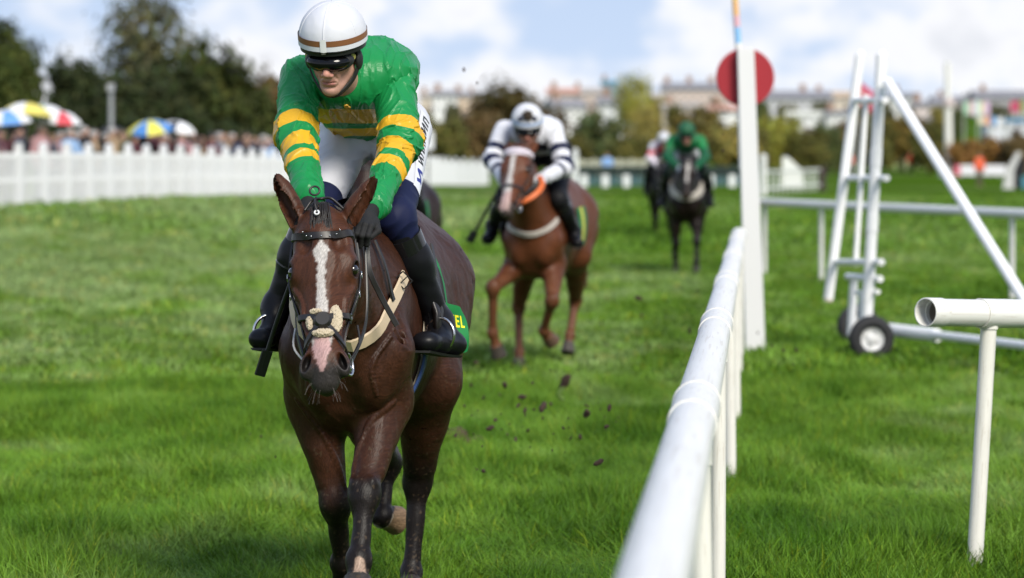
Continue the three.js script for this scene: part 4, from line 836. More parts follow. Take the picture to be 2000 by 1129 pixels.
  const blackGloss = phys([0.004, 0.004, 0.005], 0.12, { specularIntensity: 0.6 }), black = std([0.012, 0.012, 0.013], 0.6);
  const gog = new Field(); gog.ell([0, -0.006, 0.055], [0.079, 0.037, 0.068], 0.01); gog.cap([0, -0.052, 0.115], [0, -0.022, 0.132], 0.018, 0.008, 0.012, true);
  if (st.goggles !== false) {
    const gp = part('goggles', gog.mesh([-0.1, -0.06, -0.03], [0.09, 0.05, 0.14], 0.0035), blackGloss, HG);
    const fr = new Field(); fr.ell([0, -0.006, 0.05], [0.084, 0.043, 0.064], 0.01); fr.ell([0, -0.006, 0.088], [0.073, 0.033, 0.068], 0.006, null, true); fr.cap([0, -0.056, 0.11], [0, -0.024, 0.115], 0.016, 0.009, 0.012, true);
    part('frame', fr.mesh([-0.1, -0.06, -0.03], [0.09, 0.05, 0.13], 0.0035), black, gp);
    const sg = new THREE.CylinderGeometry(1, 1, 0.024, 40, 1, true, 1.0, Math.PI * 2 - 2.0); sg.scale(0.083, 1, 0.108); sg.translate(0, 0.0, -0.018); part('strap', sg, std([0.012, 0.012, 0.013], 0.6, { side: THREE.DoubleSide }), gp);
    for (const s of [-1, 1]) part('strap_stud', rod([0.0765 * s, 0.004, 0.045], [0.081 * s, 0.004, 0.049], 0.011, 0.011, 18), std([0.3, 0.28, 0.08], 0.4), gp);
  }
  for (const s of [-1, 1]) HP('harness', strap([[0.088 * s, 0.02, 0.01], [0.086 * s, -0.03, 0.005], [0.066 * s, -0.085, 0.02], [0.02 * s, -0.128, 0.055], [0, -0.131, 0.06]], 0.018, 0.005, { n: 18, up: [s, -0.2, 0.5] }), black);
  for (const s of [-1, 1]) { const pad = new THREE.SphereGeometry(1, 16, 12); pad.scale(0.014, 0.036, 0.026); pad.translate(0.086 * s, -0.022, -0.005); HP('ear_pad', pad, black); }
  return { g, P, q, hm, HG, Bq, T };
}
const GREEN = [0.010, 0.225, 0.060], GOLD = [0.66, 0.37, 0.02];
const leadRider = makeJockey({
  label: 'jockey in emerald green silks with gold hoops and white cap crouching over the bay', base: [-0.47, 1.42, -10.95], cell: 0.0048,
  style: {
    torso: [[0.155, GREEN], [0.222, GOLD], [0.265, GREEN], [0.385, GOLD], [1, GREEN]],
    arm: [[0.355, GREEN], [0.455, GOLD], [0.54, GREEN], [0.645, GOLD], [0.69, GREEN], [0.76, GOLD], [1, GREEN]],
    leg: [[0.50, [0.60, 0.61, 0.66]], [1, [0.010, 0.014, 0.05]]], hat: [0.66, 0.67, 0.72], band: [0.22, 0.09, 0.035], tab: true, peak: [0.01, 0.01, 0.011], skin: [0.56, 0.31, 0.235], wrinkle: 0.0085, rough: 0.36, helmetScale: 1.03,
  },
  pose: (P) => {
    const pelvis = P(735, 238, 11.15);
    return {
      head: P(651, 104, 10.40), face: [-0.2, -0.36, 1], headUp: [0.02, 1, 0], neck: P(672, 165, 10.62), hoopY: 0.28, hump: P(718, 122, 10.86),
      rs: P(588, 152, 10.66), re: P(578, 262, 10.5), rw: P(602, 378, 10.22), rhand: P(606, 415, 10.14),
      ls: P(768, 150, 10.70), le: P(783, 275, 10.52), lw: P(733, 398, 10.24), lhand: P(716, 424, 10.16),
      pelvis, rhip: add(pelvis, [-0.10, -0.04, 0]), lhip: add(pelvis, [0.10, -0.04, 0]),
      rk: P(612, 430, 10.72), lk: P(772, 425, 10.62), ra: P(540, 600, 10.78), la: P(856, 628, 10.80),
      rtoe: P(512, 662, 10.58), rheel: P(540, 660, 10.80), ltoe: P(832, 668, 10.62), lheel: P(886, 672, 10.82),
    };
  },
});

{ // print down the outside of the breeches
  const { g, Bq, q } = leadRider, cv = document.createElement('canvas'); cv.width = 128; cv.height = 512; const c = cv.getContext('2d');
  c.fillStyle = '#d9dae0'; c.fillRect(0, 0, 128, 512); c.strokeStyle = '#0c0c10'; c.lineWidth = 13; c.lineJoin = 'round';
  for (let i = 0; i < 6; i++) { const y = 22 + i * 52; c.beginPath(); c.moveTo(30, y); c.lineTo(96, y + 8); if (i % 2) { c.lineTo(38, y + 36); c.lineTo(98, y + 40); } else { c.lineTo(92, y + 34); c.lineTo(32, y + 30); } c.stroke(); }
  c.strokeStyle = '#1a2a86'; c.lineWidth = 22; c.beginPath(); c.moveTo(26, 366); c.lineTo(92, 386); c.lineTo(36, 430); c.lineTo(100, 452); c.stroke();
  const t = new THREE.CanvasTexture(cv); t.colorSpace = THREE.SRGBColorSpace;
  const a = add(q.lhip, [0.02, 0.06, 0.02]), b = mid(q.lhip, q.lk, 0.72), out = [0.95, 0.1, 0.35], ax = norm(sub(b, a)), si = norm(cross(ax, norm(out))), n = 14, m = 6, pos = [], uv = [], idx = [];
  for (let j = 0; j <= n; j++) for (let i = 0; i <= m; i++) { const p = add(add(mid(a, b, j / n), si, (i / m - 0.5) * 0.09), out, 0.1); pos.push(...Bq.snap(p, 0.0025, 8)); uv.push(i / m, 1 - j / n); if (i && j) { const e = j * (m + 1) + i; idx.push(e, e - m - 1, e - 1, e - 1, e - m - 1, e - m - 2); } }
  const ge = new THREE.BufferGeometry(); ge.setAttribute('position', new THREE.Float32BufferAttribute(pos, 3)); ge.setAttribute('uv', new THREE.Float32BufferAttribute(uv, 2)); ge.setIndex(idx); ge.computeVertexNormals();
  part('sponsor_print', ge, new THREE.MeshStandardMaterial({ map: t, roughness: 0.65, side: THREE.DoubleSide }), g);
  // small grey print on the cap peak
  const k = document.createElement('canvas'); k.width = 128; k.height = 48; const kc = k.getContext('2d'); kc.fillStyle = '#060607'; kc.fillRect(0, 0, 128, 48); kc.fillStyle = '#8d8d80'; kc.font = 'bold 36px sans-serif'; kc.textAlign = 'center'; kc.textBaseline = 'middle'; kc.fillText('KPP', 64, 25);
  const kt = new THREE.CanvasTexture(k); kt.colorSpace = THREE.SRGBColorSpace; const pg = new THREE.PlaneGeometry(0.03, 0.011); pg.rotateX(0.1); pg.translate(0, 0.037, 0.1265); part('peak_print', pg, new THREE.MeshStandardMaterial({ map: kt, roughness: 0.4 }), leadRider.HG);
}
function makeWhip(label, pts, r = 0.0075) {
  const a = pts[0], o = thing('riding_whip', label, 'whip', a, 0, 'whips carried by the riders'), L = pts.map((p) => sub(p, a)), n = L.length - 1;
  part('shaft', tube(L, r, 24, 8), std([0.01, 0.01, 0.011], 0.5), o);
  part('flap', strap([mid(L[n - 1], L[n], 0.62), L[n], add(L[n], norm(sub(L[n], L[n - 1])), 0.03)], r * 5, 0.006, { n: 6, up: [0.2, 0, 1] }), std([0.01, 0.01, 0.011], 0.55), o);
}
makeWhip('black padded whip hanging down beside the bay horse', [D(604, 440, 10.12), D(575, 530, 10.2), D(540, 630, 10.28), D(512, 718, 10.34)]);

{ // gold buttons down the front of the silks
  const { g, T, P } = leadRider;
  for (const [px, py] of [[676, 238], [682, 258]]) { const c = T.snap(P(px, py, 10.55), 0.001), n = T.grad(...c, 0.01); part('button', rod(c, add(c, n, 0.005), 0.009, 0.008, 16), std([0.6, 0.33, 0.03], 0.4), g); }
}
// ------------------------------------------------------------------ the other runners
const chestnutHorse = makeHorse({
  label: 'chestnut racehorse with broad white blaze and white browband', at: [0.20, 0, -23.25], yaw: -0.17, cell: 0.012,
  coat: {
    body: [0.165, 0.057, 0.025], head: [0.175, 0.06, 0.028], points: [0.2, 0.08, 0.038], muzzle: [0.09, 0.07, 0.065], pink: [0.62, 0.44, 0.42], shift: -0.02, tail: [0.06, 0.02, 0.01],
    blaze: (u) => u < 0.06 ? -1 : u < 0.12 ? lerp(0, 0.02, (u - 0.06) / 0.06) : u < 0.3 ? 0.02 : u < 0.55 ? lerp(0.02, 0.04, (u - 0.3) / 0.25) : -1, snip: (u) => u > 0.45 && u < 0.6 ? 0.036 : -1,
    hoof: { lf: [0.16, 0.10, 0.07], rf: [0.07, 0.06, 0.05], lh: [0.10, 0.09, 0.085], rh: [0.12, 0.11, 0.10] },
  },
  pose: (L) => {
    const poll = L(1010, 280, 22.45), lip = L(984, 410, 22.06);
    return {
      head: headFrame(poll, sub(lip, poll), -0.12), drop: 0.0,
      rf: { knee: L(963, 562, 22.8), fetlock: L(962, 650, 22.9), hoof: L(975, 697, 22.95) },
      lf: { knee: L(1078, 588, 22.8), fetlock: L(1062, 646, 23.0), hoof: L(1079, 668, 23.1) },
      rh: { hock: L(1013, 598, 24.3), fetlock: L(1014, 688, 24.2), hoof: L(1015, 722, 24.14) },
      lh: { hock: L(1124, 585, 24.4), fetlock: L(1113, 655, 24.28), hoof: L(1108, 690, 24.22) },
    };
  },
});
{
  const { g, F, L } = chestnutHorse, pale = std([0.62, 0.56, 0.62], 0.8), grey = std([0.42, 0.38, 0.34], 0.7), b = tack(chestnutHorse, { brow: pale, noseWidth: 0.024 });
  part('sheepskin_browband', strap([F.hp(-0.1, 0.05, -0.1), F.hp(-0.08, 0.075, -0.03), F.hp(0, 0.09, 0.03), F.hp(0.08, 0.075, -0.03), F.hp(0.1, 0.05, -0.1)], 0.038, 0.016, { field: F, off: 0.006, n: 26 }), pale, b);
  part('neck_strap', strap([L(1006, 400, 22.28), L(1034, 388, 22.26), L(1052, 374, 22.3), L(1059, 360, 22.4), L(1054, 346, 22.55)], 0.042, 0.012, { n: 22, up: [0.2, 0.3, 1] }), std([0.62, 0.13, 0.025], 0.6), g);
  part('breast_girth', strap([L(1092, 428, 22.95), L(1070, 446, 22.85), L(1030, 456, 22.8), L(990, 450, 22.85), L(965, 430, 22.95)], 0.045, 0.008, { field: F, off: 0.006, n: 30 }), grey, g);
  part('rein', strap([F.snap(F.hp(0.085, 0.52, -0.12), 0.015), L(1030, 375, 22.3), L(1048, 362, 22.5)], 0.02, 0.005, { n: 14, up: [1, 0.2, 0] }), leather, g);
  part('rein', strap([F.snap(F.hp(-0.085, 0.52, -0.12), 0.015), L(970, 375, 22.3), L(992, 356, 22.5)], 0.02, 0.005, { n: 14, up: [-1, 0.2, 0] }), leather, g);
  saddleOn(chestnutHorse, [0.012, 0.17, 0.055], [0.55, 0.5, 0.06]);
}
function saddleOn(h, green, gold) {
  const { g, F } = h, sf = new Field(); sf.ell([0, 1.50, -0.28], [0.13, 0.06, 0.24], 0.05); for (const s of [-1, 1]) sf.ecap([0.16 * s, 1.46, -0.16], [0.285 * s, 1.12, -0.08], 0.10, 0.11, AX, 0.22, 0.04);
  part('saddle', sf.mesh([-0.44, 0.9, -0.65], [0.44, 1.66, 0.14], 0.016), leather, g);
  for (const s of [-1, 1]) for (const [i, col] of [green, gold ?? green, green].entries()) part('saddle_cloth', strap([[0.3 * s, 1.30, -0.30 - i * 0.08], [0.34 * s, 1.15, -0.30 - i * 0.08], [0.35 * s, 0.98, -0.30 - i * 0.08]], 0.082, 0.006, { field: F, off: 0.018, n: 14 }), std(col, 0.8), g);
}
const WHITE = [0.64, 0.65, 0.70], NAVY = [0.010, 0.013, 0.045];
const chestnutRider = makeJockey({
  label: 'jockey in white silks with navy hoops and muddied white cap on the chestnut', base: [0.25, 1.45, -23.3], cell: 0.011,
  style: {
    torso: [[0.13, WHITE], [0.26, NAVY], [0.36, WHITE], [0.48, NAVY], [1, WHITE]], arm: [[0.26, WHITE], [0.36, NAVY], [0.48, WHITE], [0.6, NAVY], [0.72, WHITE], [0.79, NAVY], [1, WHITE]],
    leg: [[1, [0.010, 0.010, 0.012]]], hat: [0.66, 0.67, 0.71], band: [0.3, 0.42, 0.66], skin: [0.42, 0.20, 0.13], wrinkle: 0.007, glove: [0.55, 0.55, 0.58], helmetScale: 1.05,
  },
  pose: (P) => {
    const pelvis = P(1068, 288, 23.5);
    return {
      head: P(1030, 249, 22.78), face: [0.0, -0.42, 1], neck: P(1036, 266, 22.98), hoopY: 0.13,
      rs: P(985, 254, 23.02), re: P(962, 312, 22.88), rw: P(985, 352, 22.6), rhand: P(995, 358, 22.52),
      ls: P(1079, 254, 23.05), le: P(1103, 326, 22.9), lw: P(1070, 344, 22.7), lhand: P(1057, 346, 22.62),
      pelvis, rhip: add(pelvis, [-0.1, -0.04, 0]), lhip: add(pelvis, [0.1, -0.04, 0]),
      rk: P(985, 392, 23.0), lk: P(1090, 388, 22.95), ra: P(962, 440, 23.2), la: P(1122, 452, 23.2), rtoe: P(952, 466, 23.05), ltoe: P(1128, 474, 23.05),
    };
  },
});
{ // mud and navy spots on the cap
  const { HG } = chestnutRider, on = (a, e, r, col, name, jag) => { const f = new Field(), c = [Math.sin(a) * Math.cos(e) * 0.1176, 0.056 + Math.sin(e) * 0.128, Math.cos(a) * Math.cos(e) * 0.1344 - 0.01]; f.ell(c, [r, r * 1.15, r * 0.8], 0.01); f.disp = (x, y, z) => jag * noise(x * 60, y * 60, z * 60); part(name, f.mesh(add(c, [-0.08, -0.08, -0.08]), add(c, [0.08, 0.08, 0.08]), 0.007), std(col, 0.8), HG); };
  on(0.02, 0.62, 0.036, [0.035, 0.022, 0.012], 'mud_splash', 0.022); on(-0.5, 0.42, 0.02, NAVY, 'spot', 0.004); on(0.5, 0.42, 0.02, NAVY, 'spot', 0.004);
}
makeWhip('thin black whip held out by the rider in white and navy', [D(988, 352, 22.5), D(962, 390, 22.6), D(940, 430, 22.7), D(920, 466, 22.75)], 0.012);

function gallop(poll, lip, yaw = 0, v = 0) {
  return () => ({
    head: headFrame(poll, sub(lip, poll), yaw),
    lf: v ? { knee: [0.14, 0.62, 0.40], fetlock: [0.13, 0.40, 0.30], hoof: [0.13, 0.30, 0.22] } : { knee: [0.14, 0.50, 0.24], fetlock: [0.13, 0.22, 0.30], hoof: [0.13, 0.06, 0.34] },
    rf: { knee: [-0.14, 0.47, 0.10], fetlock: [-0.145, 0.19, 0.05], hoof: [-0.145, 0.02, 0.08] },
    lh: { hock: [0.17, 0.52, -1.02], fetlock: [0.16, 0.20, -0.95], hoof: [0.16, 0.03, -0.86] },
    rh: { hock: [-0.17, 0.56, -1.2], fetlock: [-0.15, 0.32, -1.36], hoof: [-0.14, 0.22, -1.46] },
  });
}
function crouch(at, yaw, lift = 0) { // a rider folded over the withers of a horse standing at `at`
  const c = Math.cos(yaw), s = Math.sin(yaw), base = [at[0], 1.42, at[2]], W = (x, y, z) => [c * x + s * z, y - base[1] + lift, -s * x + c * z];
  return { base, pose: () => ({
    head: W(0, 1.96, 0.40), face: [Math.sin(yaw), -0.25, Math.cos(yaw)], neck: W(0, 1.88, 0.22), hoopY: 0.33 + lift,
    rs: W(-0.19, 1.88, 0.16), re: W(-0.26, 1.65, 0.30), rw: W(-0.13, 1.52, 0.48), rhand: W(-0.09, 1.5, 0.54), ls: W(0.19, 1.88, 0.16), le: W(0.26, 1.65, 0.30), lw: W(0.13, 1.52, 0.48), lhand: W(0.09, 1.5, 0.54),
    pelvis: W(0, 1.78, -0.32), rhip: W(-0.1, 1.75, -0.3), lhip: W(0.1, 1.75, -0.3), rk: W(-0.27, 1.43, 0.12), lk: W(0.27, 1.43, 0.12), ra: W(-0.33, 1.10, -0.16), la: W(0.33, 1.10, -0.16), rtoe: W(-0.34, 1.0, 0.02), ltoe: W(0.34, 1.0, 0.02),
  }) };
}
function runner({ at, yaw, poll, lip, coat, label, rider, riderLabel, cell, v, lift, collar, cloth }) {
  const h = makeHorse({ label, at, yaw, cell, coat, pose: gallop(poll, lip, 0, v) }); tack(h, { noseWidth: 0.022 }); saddleOn(h, ...cloth);
  const { F, g } = h; for (const s of [-1, 1]) part('rein', strap([F.snap(F.hp(0.085 * s, 0.52, -0.12), 0.015), [0.16 * s, 1.4, 0.62], [0.1 * s, 1.5, 0.52]], 0.022, 0.005, { n: 12, up: [s, 0.2, 0] }), leather, g);
  part('breast_girth', strap([[0.28, 1.3, 0.05], [0.2, 1.15, 0.42], [0, 1.08, 0.5], [-0.2, 1.15, 0.42], [-0.28, 1.3, 0.05]], collar?.[1] ?? 0.05, 0.02, { field: F, off: 0.006, n: 28 }), std(collar?.[0] ?? [0.02, 0.02, 0.02], 0.9), g);
  const cr = crouch(at, yaw, lift ?? 0); makeJockey({ label: riderLabel, base: cr.base, pose: cr.pose, cell: Math.max(cell, 0.012), style: rider }); return h;
}
const DARK = { body: [0.016, 0.010, 0.009], head: [0.02, 0.011, 0.009], points: [0.008, 0.007, 0.007], muzzle: [0.03, 0.02, 0.012], pink: [0.5, 0.4, 0.38] };
runner({
  at: [2.40, 0, -42.3], yaw: -0.045, poll: [0.02, 1.66, 0.82], lip: [-0.02, 1.08, 1.12], cell: 0.016, cloth: [[0.012, 0.15, 0.05], [0.012, 0.15, 0.05]], collar: [[0.5, 0.46, 0.4], 0.1],
  coat: { ...DARK, blaze: (u) => u < 0.05 ? -1 : u < 0.2 ? 0.026 : u < 0.4 ? 0.016 : -1, shift: 0, socks: { rh: { from: 1.0 } } },
  label: 'dark brown racehorse with white blaze and pale fleece breast girth', riderLabel: 'jockey in dark green silks and dark green cap on a dark horse',
  rider: { torso: [[1, [0.008, 0.14, 0.045]]], arm: [[0.3, [0.01, 0.2, 0.055]], [1, [0.006, 0.085, 0.035]]], leg: [[0.5, WHITE], [1, [0.01, 0.02, 0.014]]], hat: [0.006, 0.10, 0.038], skin: [0.36, 0.18, 0.12], glove: [0.6, 0.6, 0.63], helmetScale: 1.05 },
});
runner({
  at: [2.86, 0, -58], yaw: -0.03, poll: [-0.02, 1.52, 0.86], lip: [-0.04, 0.98, 1.2], cell: 0.018, v: 1, lift: -0.03, cloth: [[0.012, 0.12, 0.045], [0.012, 0.12, 0.045]],
  coat: { ...DARK, body: [0.012, 0.009, 0.009], blaze: () => -1 },
  label: 'near black racehorse without markings behind the dark brown one', riderLabel: 'jockey in white and red silks and plain white cap on a black horse',
  rider: { torso: [[0.3, [0.55, 0.05, 0.07]], [1, [0.72, 0.6, 0.66]]], arm: [[0.25, WHITE], [0.5, [0.5, 0.06, 0.08]], [1, [0.74, 0.66, 0.72]]], leg: [[0.5, WHITE], [1, [0.01, 0.01, 0.012]]], hat: WHITE, skin: [0.38, 0.19, 0.13], glove: WHITE, helmetScale: 1.05 },
});
runner({
  at: [-1.10, 0, -26.5], yaw: -0.16, poll: [0.0, 1.66, 0.80], lip: [0.0, 1.12, 1.15], cell: 0.014, lift: -0.04, cloth: [[0.012, 0.17, 0.055], [0.55, 0.5, 0.06]],
  coat: { ...DARK, body: [0.03, 0.014, 0.01], head: [0.035, 0.016, 0.011], blaze: () => -1 },
  label: 'dark bay racehorse half hidden by the horse in front, green and yellow cloth', riderLabel: 'jockey in plain white silks hidden by the rider in green and gold',
  rider: { torso: [[1, WHITE]], arm: [[1, WHITE]], leg: [[0.5, WHITE], [1, [0.01, 0.01, 0.012]]], hat: WHITE, helmetScale: 1.05 },
});
// ------------------------------------------------------------------ far side: picket fence, crowd, umbrellas
const pathPts = [[-12.6, 50], [-10.2, 62], [-8.3, 74.5], [-6.6, 88], [-5.35, 110], [-4.5, 135], [-3.6, 156], [-1.2, 166]];
const fenceCurve = new THREE.CatmullRomCurve3(pathPts.map(([x, d]) => new THREE.Vector3(x, 0, -d)), false, 'centripetal');
const fenceAt = (s) => { const p = fenceCurve.getPointAt(clamp(s / fenceLen)); return [p.x, groundY(p.x, -p.z), p.z]; };
const fenceLen = fenceCurve.getLength();
{
  const p0 = fenceAt(0), o = thing('picket_fence', 'long white picket fence between the turf and the spectators', 'fence', p0), m = std([0.78, 0.79, 0.8], 0.55), step = 1.62;
  const pg = (h, w, t, hat) => { const g = box(w, h, t, 0, h / 2, 0); if (!hat) return g; const c = new THREE.ConeGeometry(w * 0.78, 0.06, 4); c.rotateY(Math.PI / 4); c.translate(0, h + 0.03, 0); return merge([g, c]); };
  const postG = pg(1.38, 0.15, 0.15, true), pickG = pg(1.18, 0.05, 0.02, false);
  const n = Math.floor(fenceLen / step), M = new THREE.Matrix4();
  for (let i = 0; i < n; i++) {
    const a = fenceAt(i * step), b = fenceAt((i + 1) * step), dir = sub(b, a), L = Math.hypot(dir[0], dir[2]), yaw = Math.atan2(-dir[2], dir[0]), nx = [-dir[2] / L, 0, dir[0] / L];
    const post = part('post', postG, m, o); post.position.set(...sub(a, p0)); post.rotation.y = yaw;
    for (const y of [0.14, 0.66, 1.16]) { const r = part('rail', new THREE.BoxGeometry(L, 0.09, 0.035), m, o); r.position.set(...add(sub(mid(a, b), p0), [0, y, 0])); r.rotation.y = yaw; r.rotation.z = Math.atan2(dir[1], L); }
    const pk = []; for (let k = 1; k < 12; k++) { const g = pickG.clone(); g.rotateY(yaw); g.translate(...add(add(sub(mid(a, b, k / 12), p0), nx, 0.03), [0, 0.03, 0])); pk.push(g); }
    const pp = part('picket', merge(pk), m, o); pp.userData.kind = 'stuff';
  }
}
// spectators: one figure in three stances, dressed differently
function figureGeo(kind) {
  const out = {}, sk = new Field(), h = 1.72;
  sk.ell([0, h - 0.11, 0.015], [0.075, 0.11, 0.095], 0.03); sk.ell([0, h - 0.13, 0.11], [0.014, 0.022, 0.016], 0.012); sk.cap([0, h - 0.2, 0], [0, h - 0.32, -0.01], 0.055, 0.06, 0.03); sk.cap([0, h - 0.34, 0], [0, 0.95, 0], 0.1, 0.1, 0.04);
  const arms = kind === 1 ? [[[-0.2, 1.40, 0], [-0.26, 1.15, 0.14], [-0.16, 1.08, 0.38]], [[0.2, 1.40, 0], [0.27, 1.16, 0.12], [0.15, 1.07, 0.40]]] : kind === 2 ? [[[-0.2, 1.40, 0], [-0.27, 1.15, -0.02], [-0.25, 0.88, 0.08]], [[0.2, 1.40, 0], [0.27, 1.2, 0.1], [0.14, 1.48, 0.24]]] : [[[-0.2, 1.40, 0], [-0.26, 1.14, -0.03], [-0.25, 0.87, 0.06]], [[0.2, 1.40, 0], [0.26, 1.14, -0.03], [0.25, 0.87, 0.06]]];
  for (const [a, b, c] of arms) { sk.cap(a, b, 0.04, 0.035, 0.03); sk.cap(b, c, 0.034, 0.026, 0.02); sk.ell(add(c, norm(sub(c, b)), 0.06), [0.03, 0.045, 0.035], 0.02); }
  for (const s of [-1, 1]) { sk.cap([0.09 * s, 0.95, 0], [0.1 * s, 0.5, 0.02], 0.07, 0.05, 0.03); sk.cap([0.1 * s, 0.5, 0.02], [0.11 * s, 0.08, -0.01], 0.045, 0.035, 0.02); sk.cap([0.11 * s, 0.05, -0.03], [0.12 * s, 0.04, 0.14], 0.04, 0.035, 0.02); }
  out.body = sk.mesh([-0.4, -0.02, -0.25], [0.4, 1.8, 0.55], 0.024);
  const ct = new Field(); ct.ell([0, 1.24, 0], [0.21, 0.26, 0.15], 0.08); ct.ell([0, 0.98, 0], [0.2, 0.22, 0.155], 0.08); ct.cap([-0.18, 1.41, 0], [0.18, 1.41, 0], 0.075, 0.075, 0.06); ct.cap([0, 1.44, -0.01], [0, 1.5, -0.01], 0.08, 0.07, 0.03);
  for (const [a, b, c] of arms) { ct.cap(a, b, 0.07, 0.06, 0.04); ct.cap(b, mid(b, c, 0.92), 0.06, 0.047, 0.03); }
  ct.disp = (x, y, z) => 0.008 * noise(x * 12, y * 9, z * 12);
  out.coat = ct.mesh([-0.45, 0.7, -0.3], [0.45, 1.65, 0.55], 0.024);
  const tr = new Field(); for (const s of [-1, 1]) { tr.cap([0.085 * s, 0.95, 0], [0.1 * s, 0.5, 0.015], 0.1, 0.075, 0.05); tr.cap([0.1 * s, 0.5, 0.015], [0.11 * s, 0.1, -0.01], 0.072, 0.06, 0.03); } out.trousers = tr.mesh([-0.3, 0, -0.2], [0.3, 1.1, 0.25], 0.026);
  const hr = new Field(); hr.ell([0, h - 0.065, -0.01], [0.085, 0.085, 0.102], 0.02); hr.ell([0, h - 0.16, 0.11], [0.1, 0.1, 0.09], 0.02, null, true); hr.disp = (x, y, z) => 0.006 * noise(x * 40, y * 40, z * 40); out.hair = hr.mesh([-0.13, h - 0.2, -0.16], [0.13, h + 0.06, 0.14], 0.018);
  const ht = new Field(); ht.ell([0, h - 0.02, -0.005], [0.092, 0.075, 0.108], 0.02); ht.ell([0, h - 0.045, 0.06], [0.085, 0.018, 0.1], 0.015); out.hat = ht.mesh([-0.14, h - 0.14, -0.16], [0.14, h + 0.1, 0.2], 0.018);
  return out;
}
const figs = [0, 1, 2].map(figureGeo), skins = [[0.40, 0.23, 0.17], [0.34, 0.19, 0.14], [0.46, 0.29, 0.23]].map((c) => std(c, 0.6));
const coats = { navy: [0.012, 0.018, 0.05], black: [0.012, 0.012, 0.014], charcoal: [0.03, 0.03, 0.035], grey: [0.16, 0.16, 0.18], 'dusty pink': [0.42, 0.24, 0.25], burgundy: [0.1, 0.02, 0.03], white: [0.7, 0.69, 0.68], olive: [0.09, 0.09, 0.04], 'light blue': [0.25, 0.38, 0.58], tan: [0.36, 0.25, 0.15] };
const coatMats = Object.fromEntries(Object.entries(coats).map(([k, c]) => [k, std(c, 0.8)])), trouserMats = [[0.02, 0.022, 0.035], [0.03, 0.03, 0.03], [0.1, 0.08, 0.06]].map((c) => std(c, 0.85)), hairMats = [[0.03, 0.02, 0.013], [0.16, 0.1, 0.05], [0.35, 0.34, 0.33], [0.012, 0.01, 0.01]].map((c) => std(c, 0.7));
function personAt(pos, turn, coat, kind, label, group, hat = null, scale = 1, coatMat = null) {
  const o = thing('person', label, 'person', pos, turn, group), f = figs[kind]; o.scale.setScalar(scale);
  part('body', f.body, skins[Math.floor(rnd() * 3)], o); part('coat', f.coat, coatMat ?? coatMats[coat], o); part('trousers', f.trousers, trouserMats[Math.floor(rnd() * 3)], o);
  if (hat) part('hat', f.hat, std(hat, 0.8), o); else part('hair', f.hair, hairMats[Math.floor(rnd() * 4)], o);
  return o;
}
{
  const names = Object.keys(coats);
  for (let row = 0; row < 2; row++) for (let s = 9 + row * 0.5; s < 62; s += row ? rr(0.8, 1.9) : rr(0.7, 1.35)) {
    const a = fenceAt(s), b = fenceAt(s + 0.5), dir = norm(sub(b, a)), n = [dir[2], 0, -dir[0]], back = n[0] < 0 ? n : mul(n, -1), p = add(a, back, 0.5 + row * 0.85 + rr(0, 0.25)); p[1] = groundY(p[0], -p[2]);
    const c = names[Math.floor(rnd() * names.length)], lean = !row && rnd() < 0.55 ? 1 : rnd() < 0.3 ? 2 : 0, hat = rnd() < 0.22;
    const at = row ? 'standing back from the white picket fence' : lean === 1 ? 'leaning arms over the white picket fence' : 'standing close behind the white picket fence';
    const face = Math.atan2(-back[0], -back[2]) + rr(-0.7, 0.7);
    personAt(p, face, c, lean, `spectator in ${c} coat${hat ? ' and hat' : ''} ${at}`, 'spectators along the picket fence', hat ? [[0.55, 0.5, 0.42], [0.03, 0.03, 0.03]][Math.floor(rnd() * 2)] : null, rr(0.94, 1.06));
  }
}
// golf umbrellas of eight gores
function umbrella(px, py, d, wpx, cols, tilt, label) {
  const c = D(px, py, d), r = wpx / 2 / FPX * d, gy = groundY(c[0], d) + 1.05, o = thing('umbrella', label, 'umbrella', [c[0], gy, c[2]]), top = sub(c, [c[0], gy, c[2]]), Q = new THREE.Quaternion().setFromEuler(new THREE.Euler(tilt[0], 0, tilt[1]));
  const canopy = new THREE.Group(); canopy.name = 'canopy'; canopy.position.set(...top); canopy.quaternion.copy(Q); o.add(canopy);
  for (let k = 0; k < 8; k++) {
    const pos = [], idx = [], n = 8, m = 5;
    for (let j = 0; j <= n; j++) for (let i = 0; i <= m; i++) { const t = j / n, a = (k + i / m) * Math.PI / 4, sc = 1 - 0.09 * Math.sin(i / m * Math.PI) * t; const th = t * 1.12; pos.push(Math.sin(th) / 0.9 * r * sc * Math.cos(a), Math.cos(th) * r * 0.86 - 0.30 * r, Math.sin(th) / 0.9 * r * sc * Math.sin(a)); if (i && j) { const e = j * (m + 1) + i; idx.push(e, e - 1, e - m - 1, e - 1, e - m - 2, e - m - 1); } }
    const g = new THREE.BufferGeometry(); g.setAttribute('position', new THREE.Float32BufferAttribute(pos, 3)); g.setIndex(idx); g.computeVertexNormals();
    part('gore', g, std(cols[k % cols.length], 0.6, { side: THREE.DoubleSide }), canopy);
  }
  const up = new THREE.Vector3(0, 1, 0).applyQuaternion(Q); part('shaft', rod(add(top, [up.x, up.y, up.z], -0.05 - top[1] * 0.95), add(top, [up.x, up.y, up.z], r * 0.6), 0.012, 0.012, 8), std([0.1, 0.1, 0.1], 0.5), o);
}
const uw = [0.74, 0.74, 0.75];
umbrella(12, 244, 62.5, 104, [uw, [0.12, 0.3, 0.68], uw, uw], [0.1, 0.05], 'golf umbrella with white gores and two blue gores');
umbrella(52, 228, 65.5, 100, [[0.72, 0.62, 0.14], [0.7, 0.6, 0.13], uw], [-0.05, -0.1], 'golf umbrella of yellow gores with some white');
umbrella(88, 230, 67.5, 92, [uw, uw, [0.03, 0.2, 0.1], uw], [0.1, -0.1], 'golf umbrella of white gores with dark green gores');
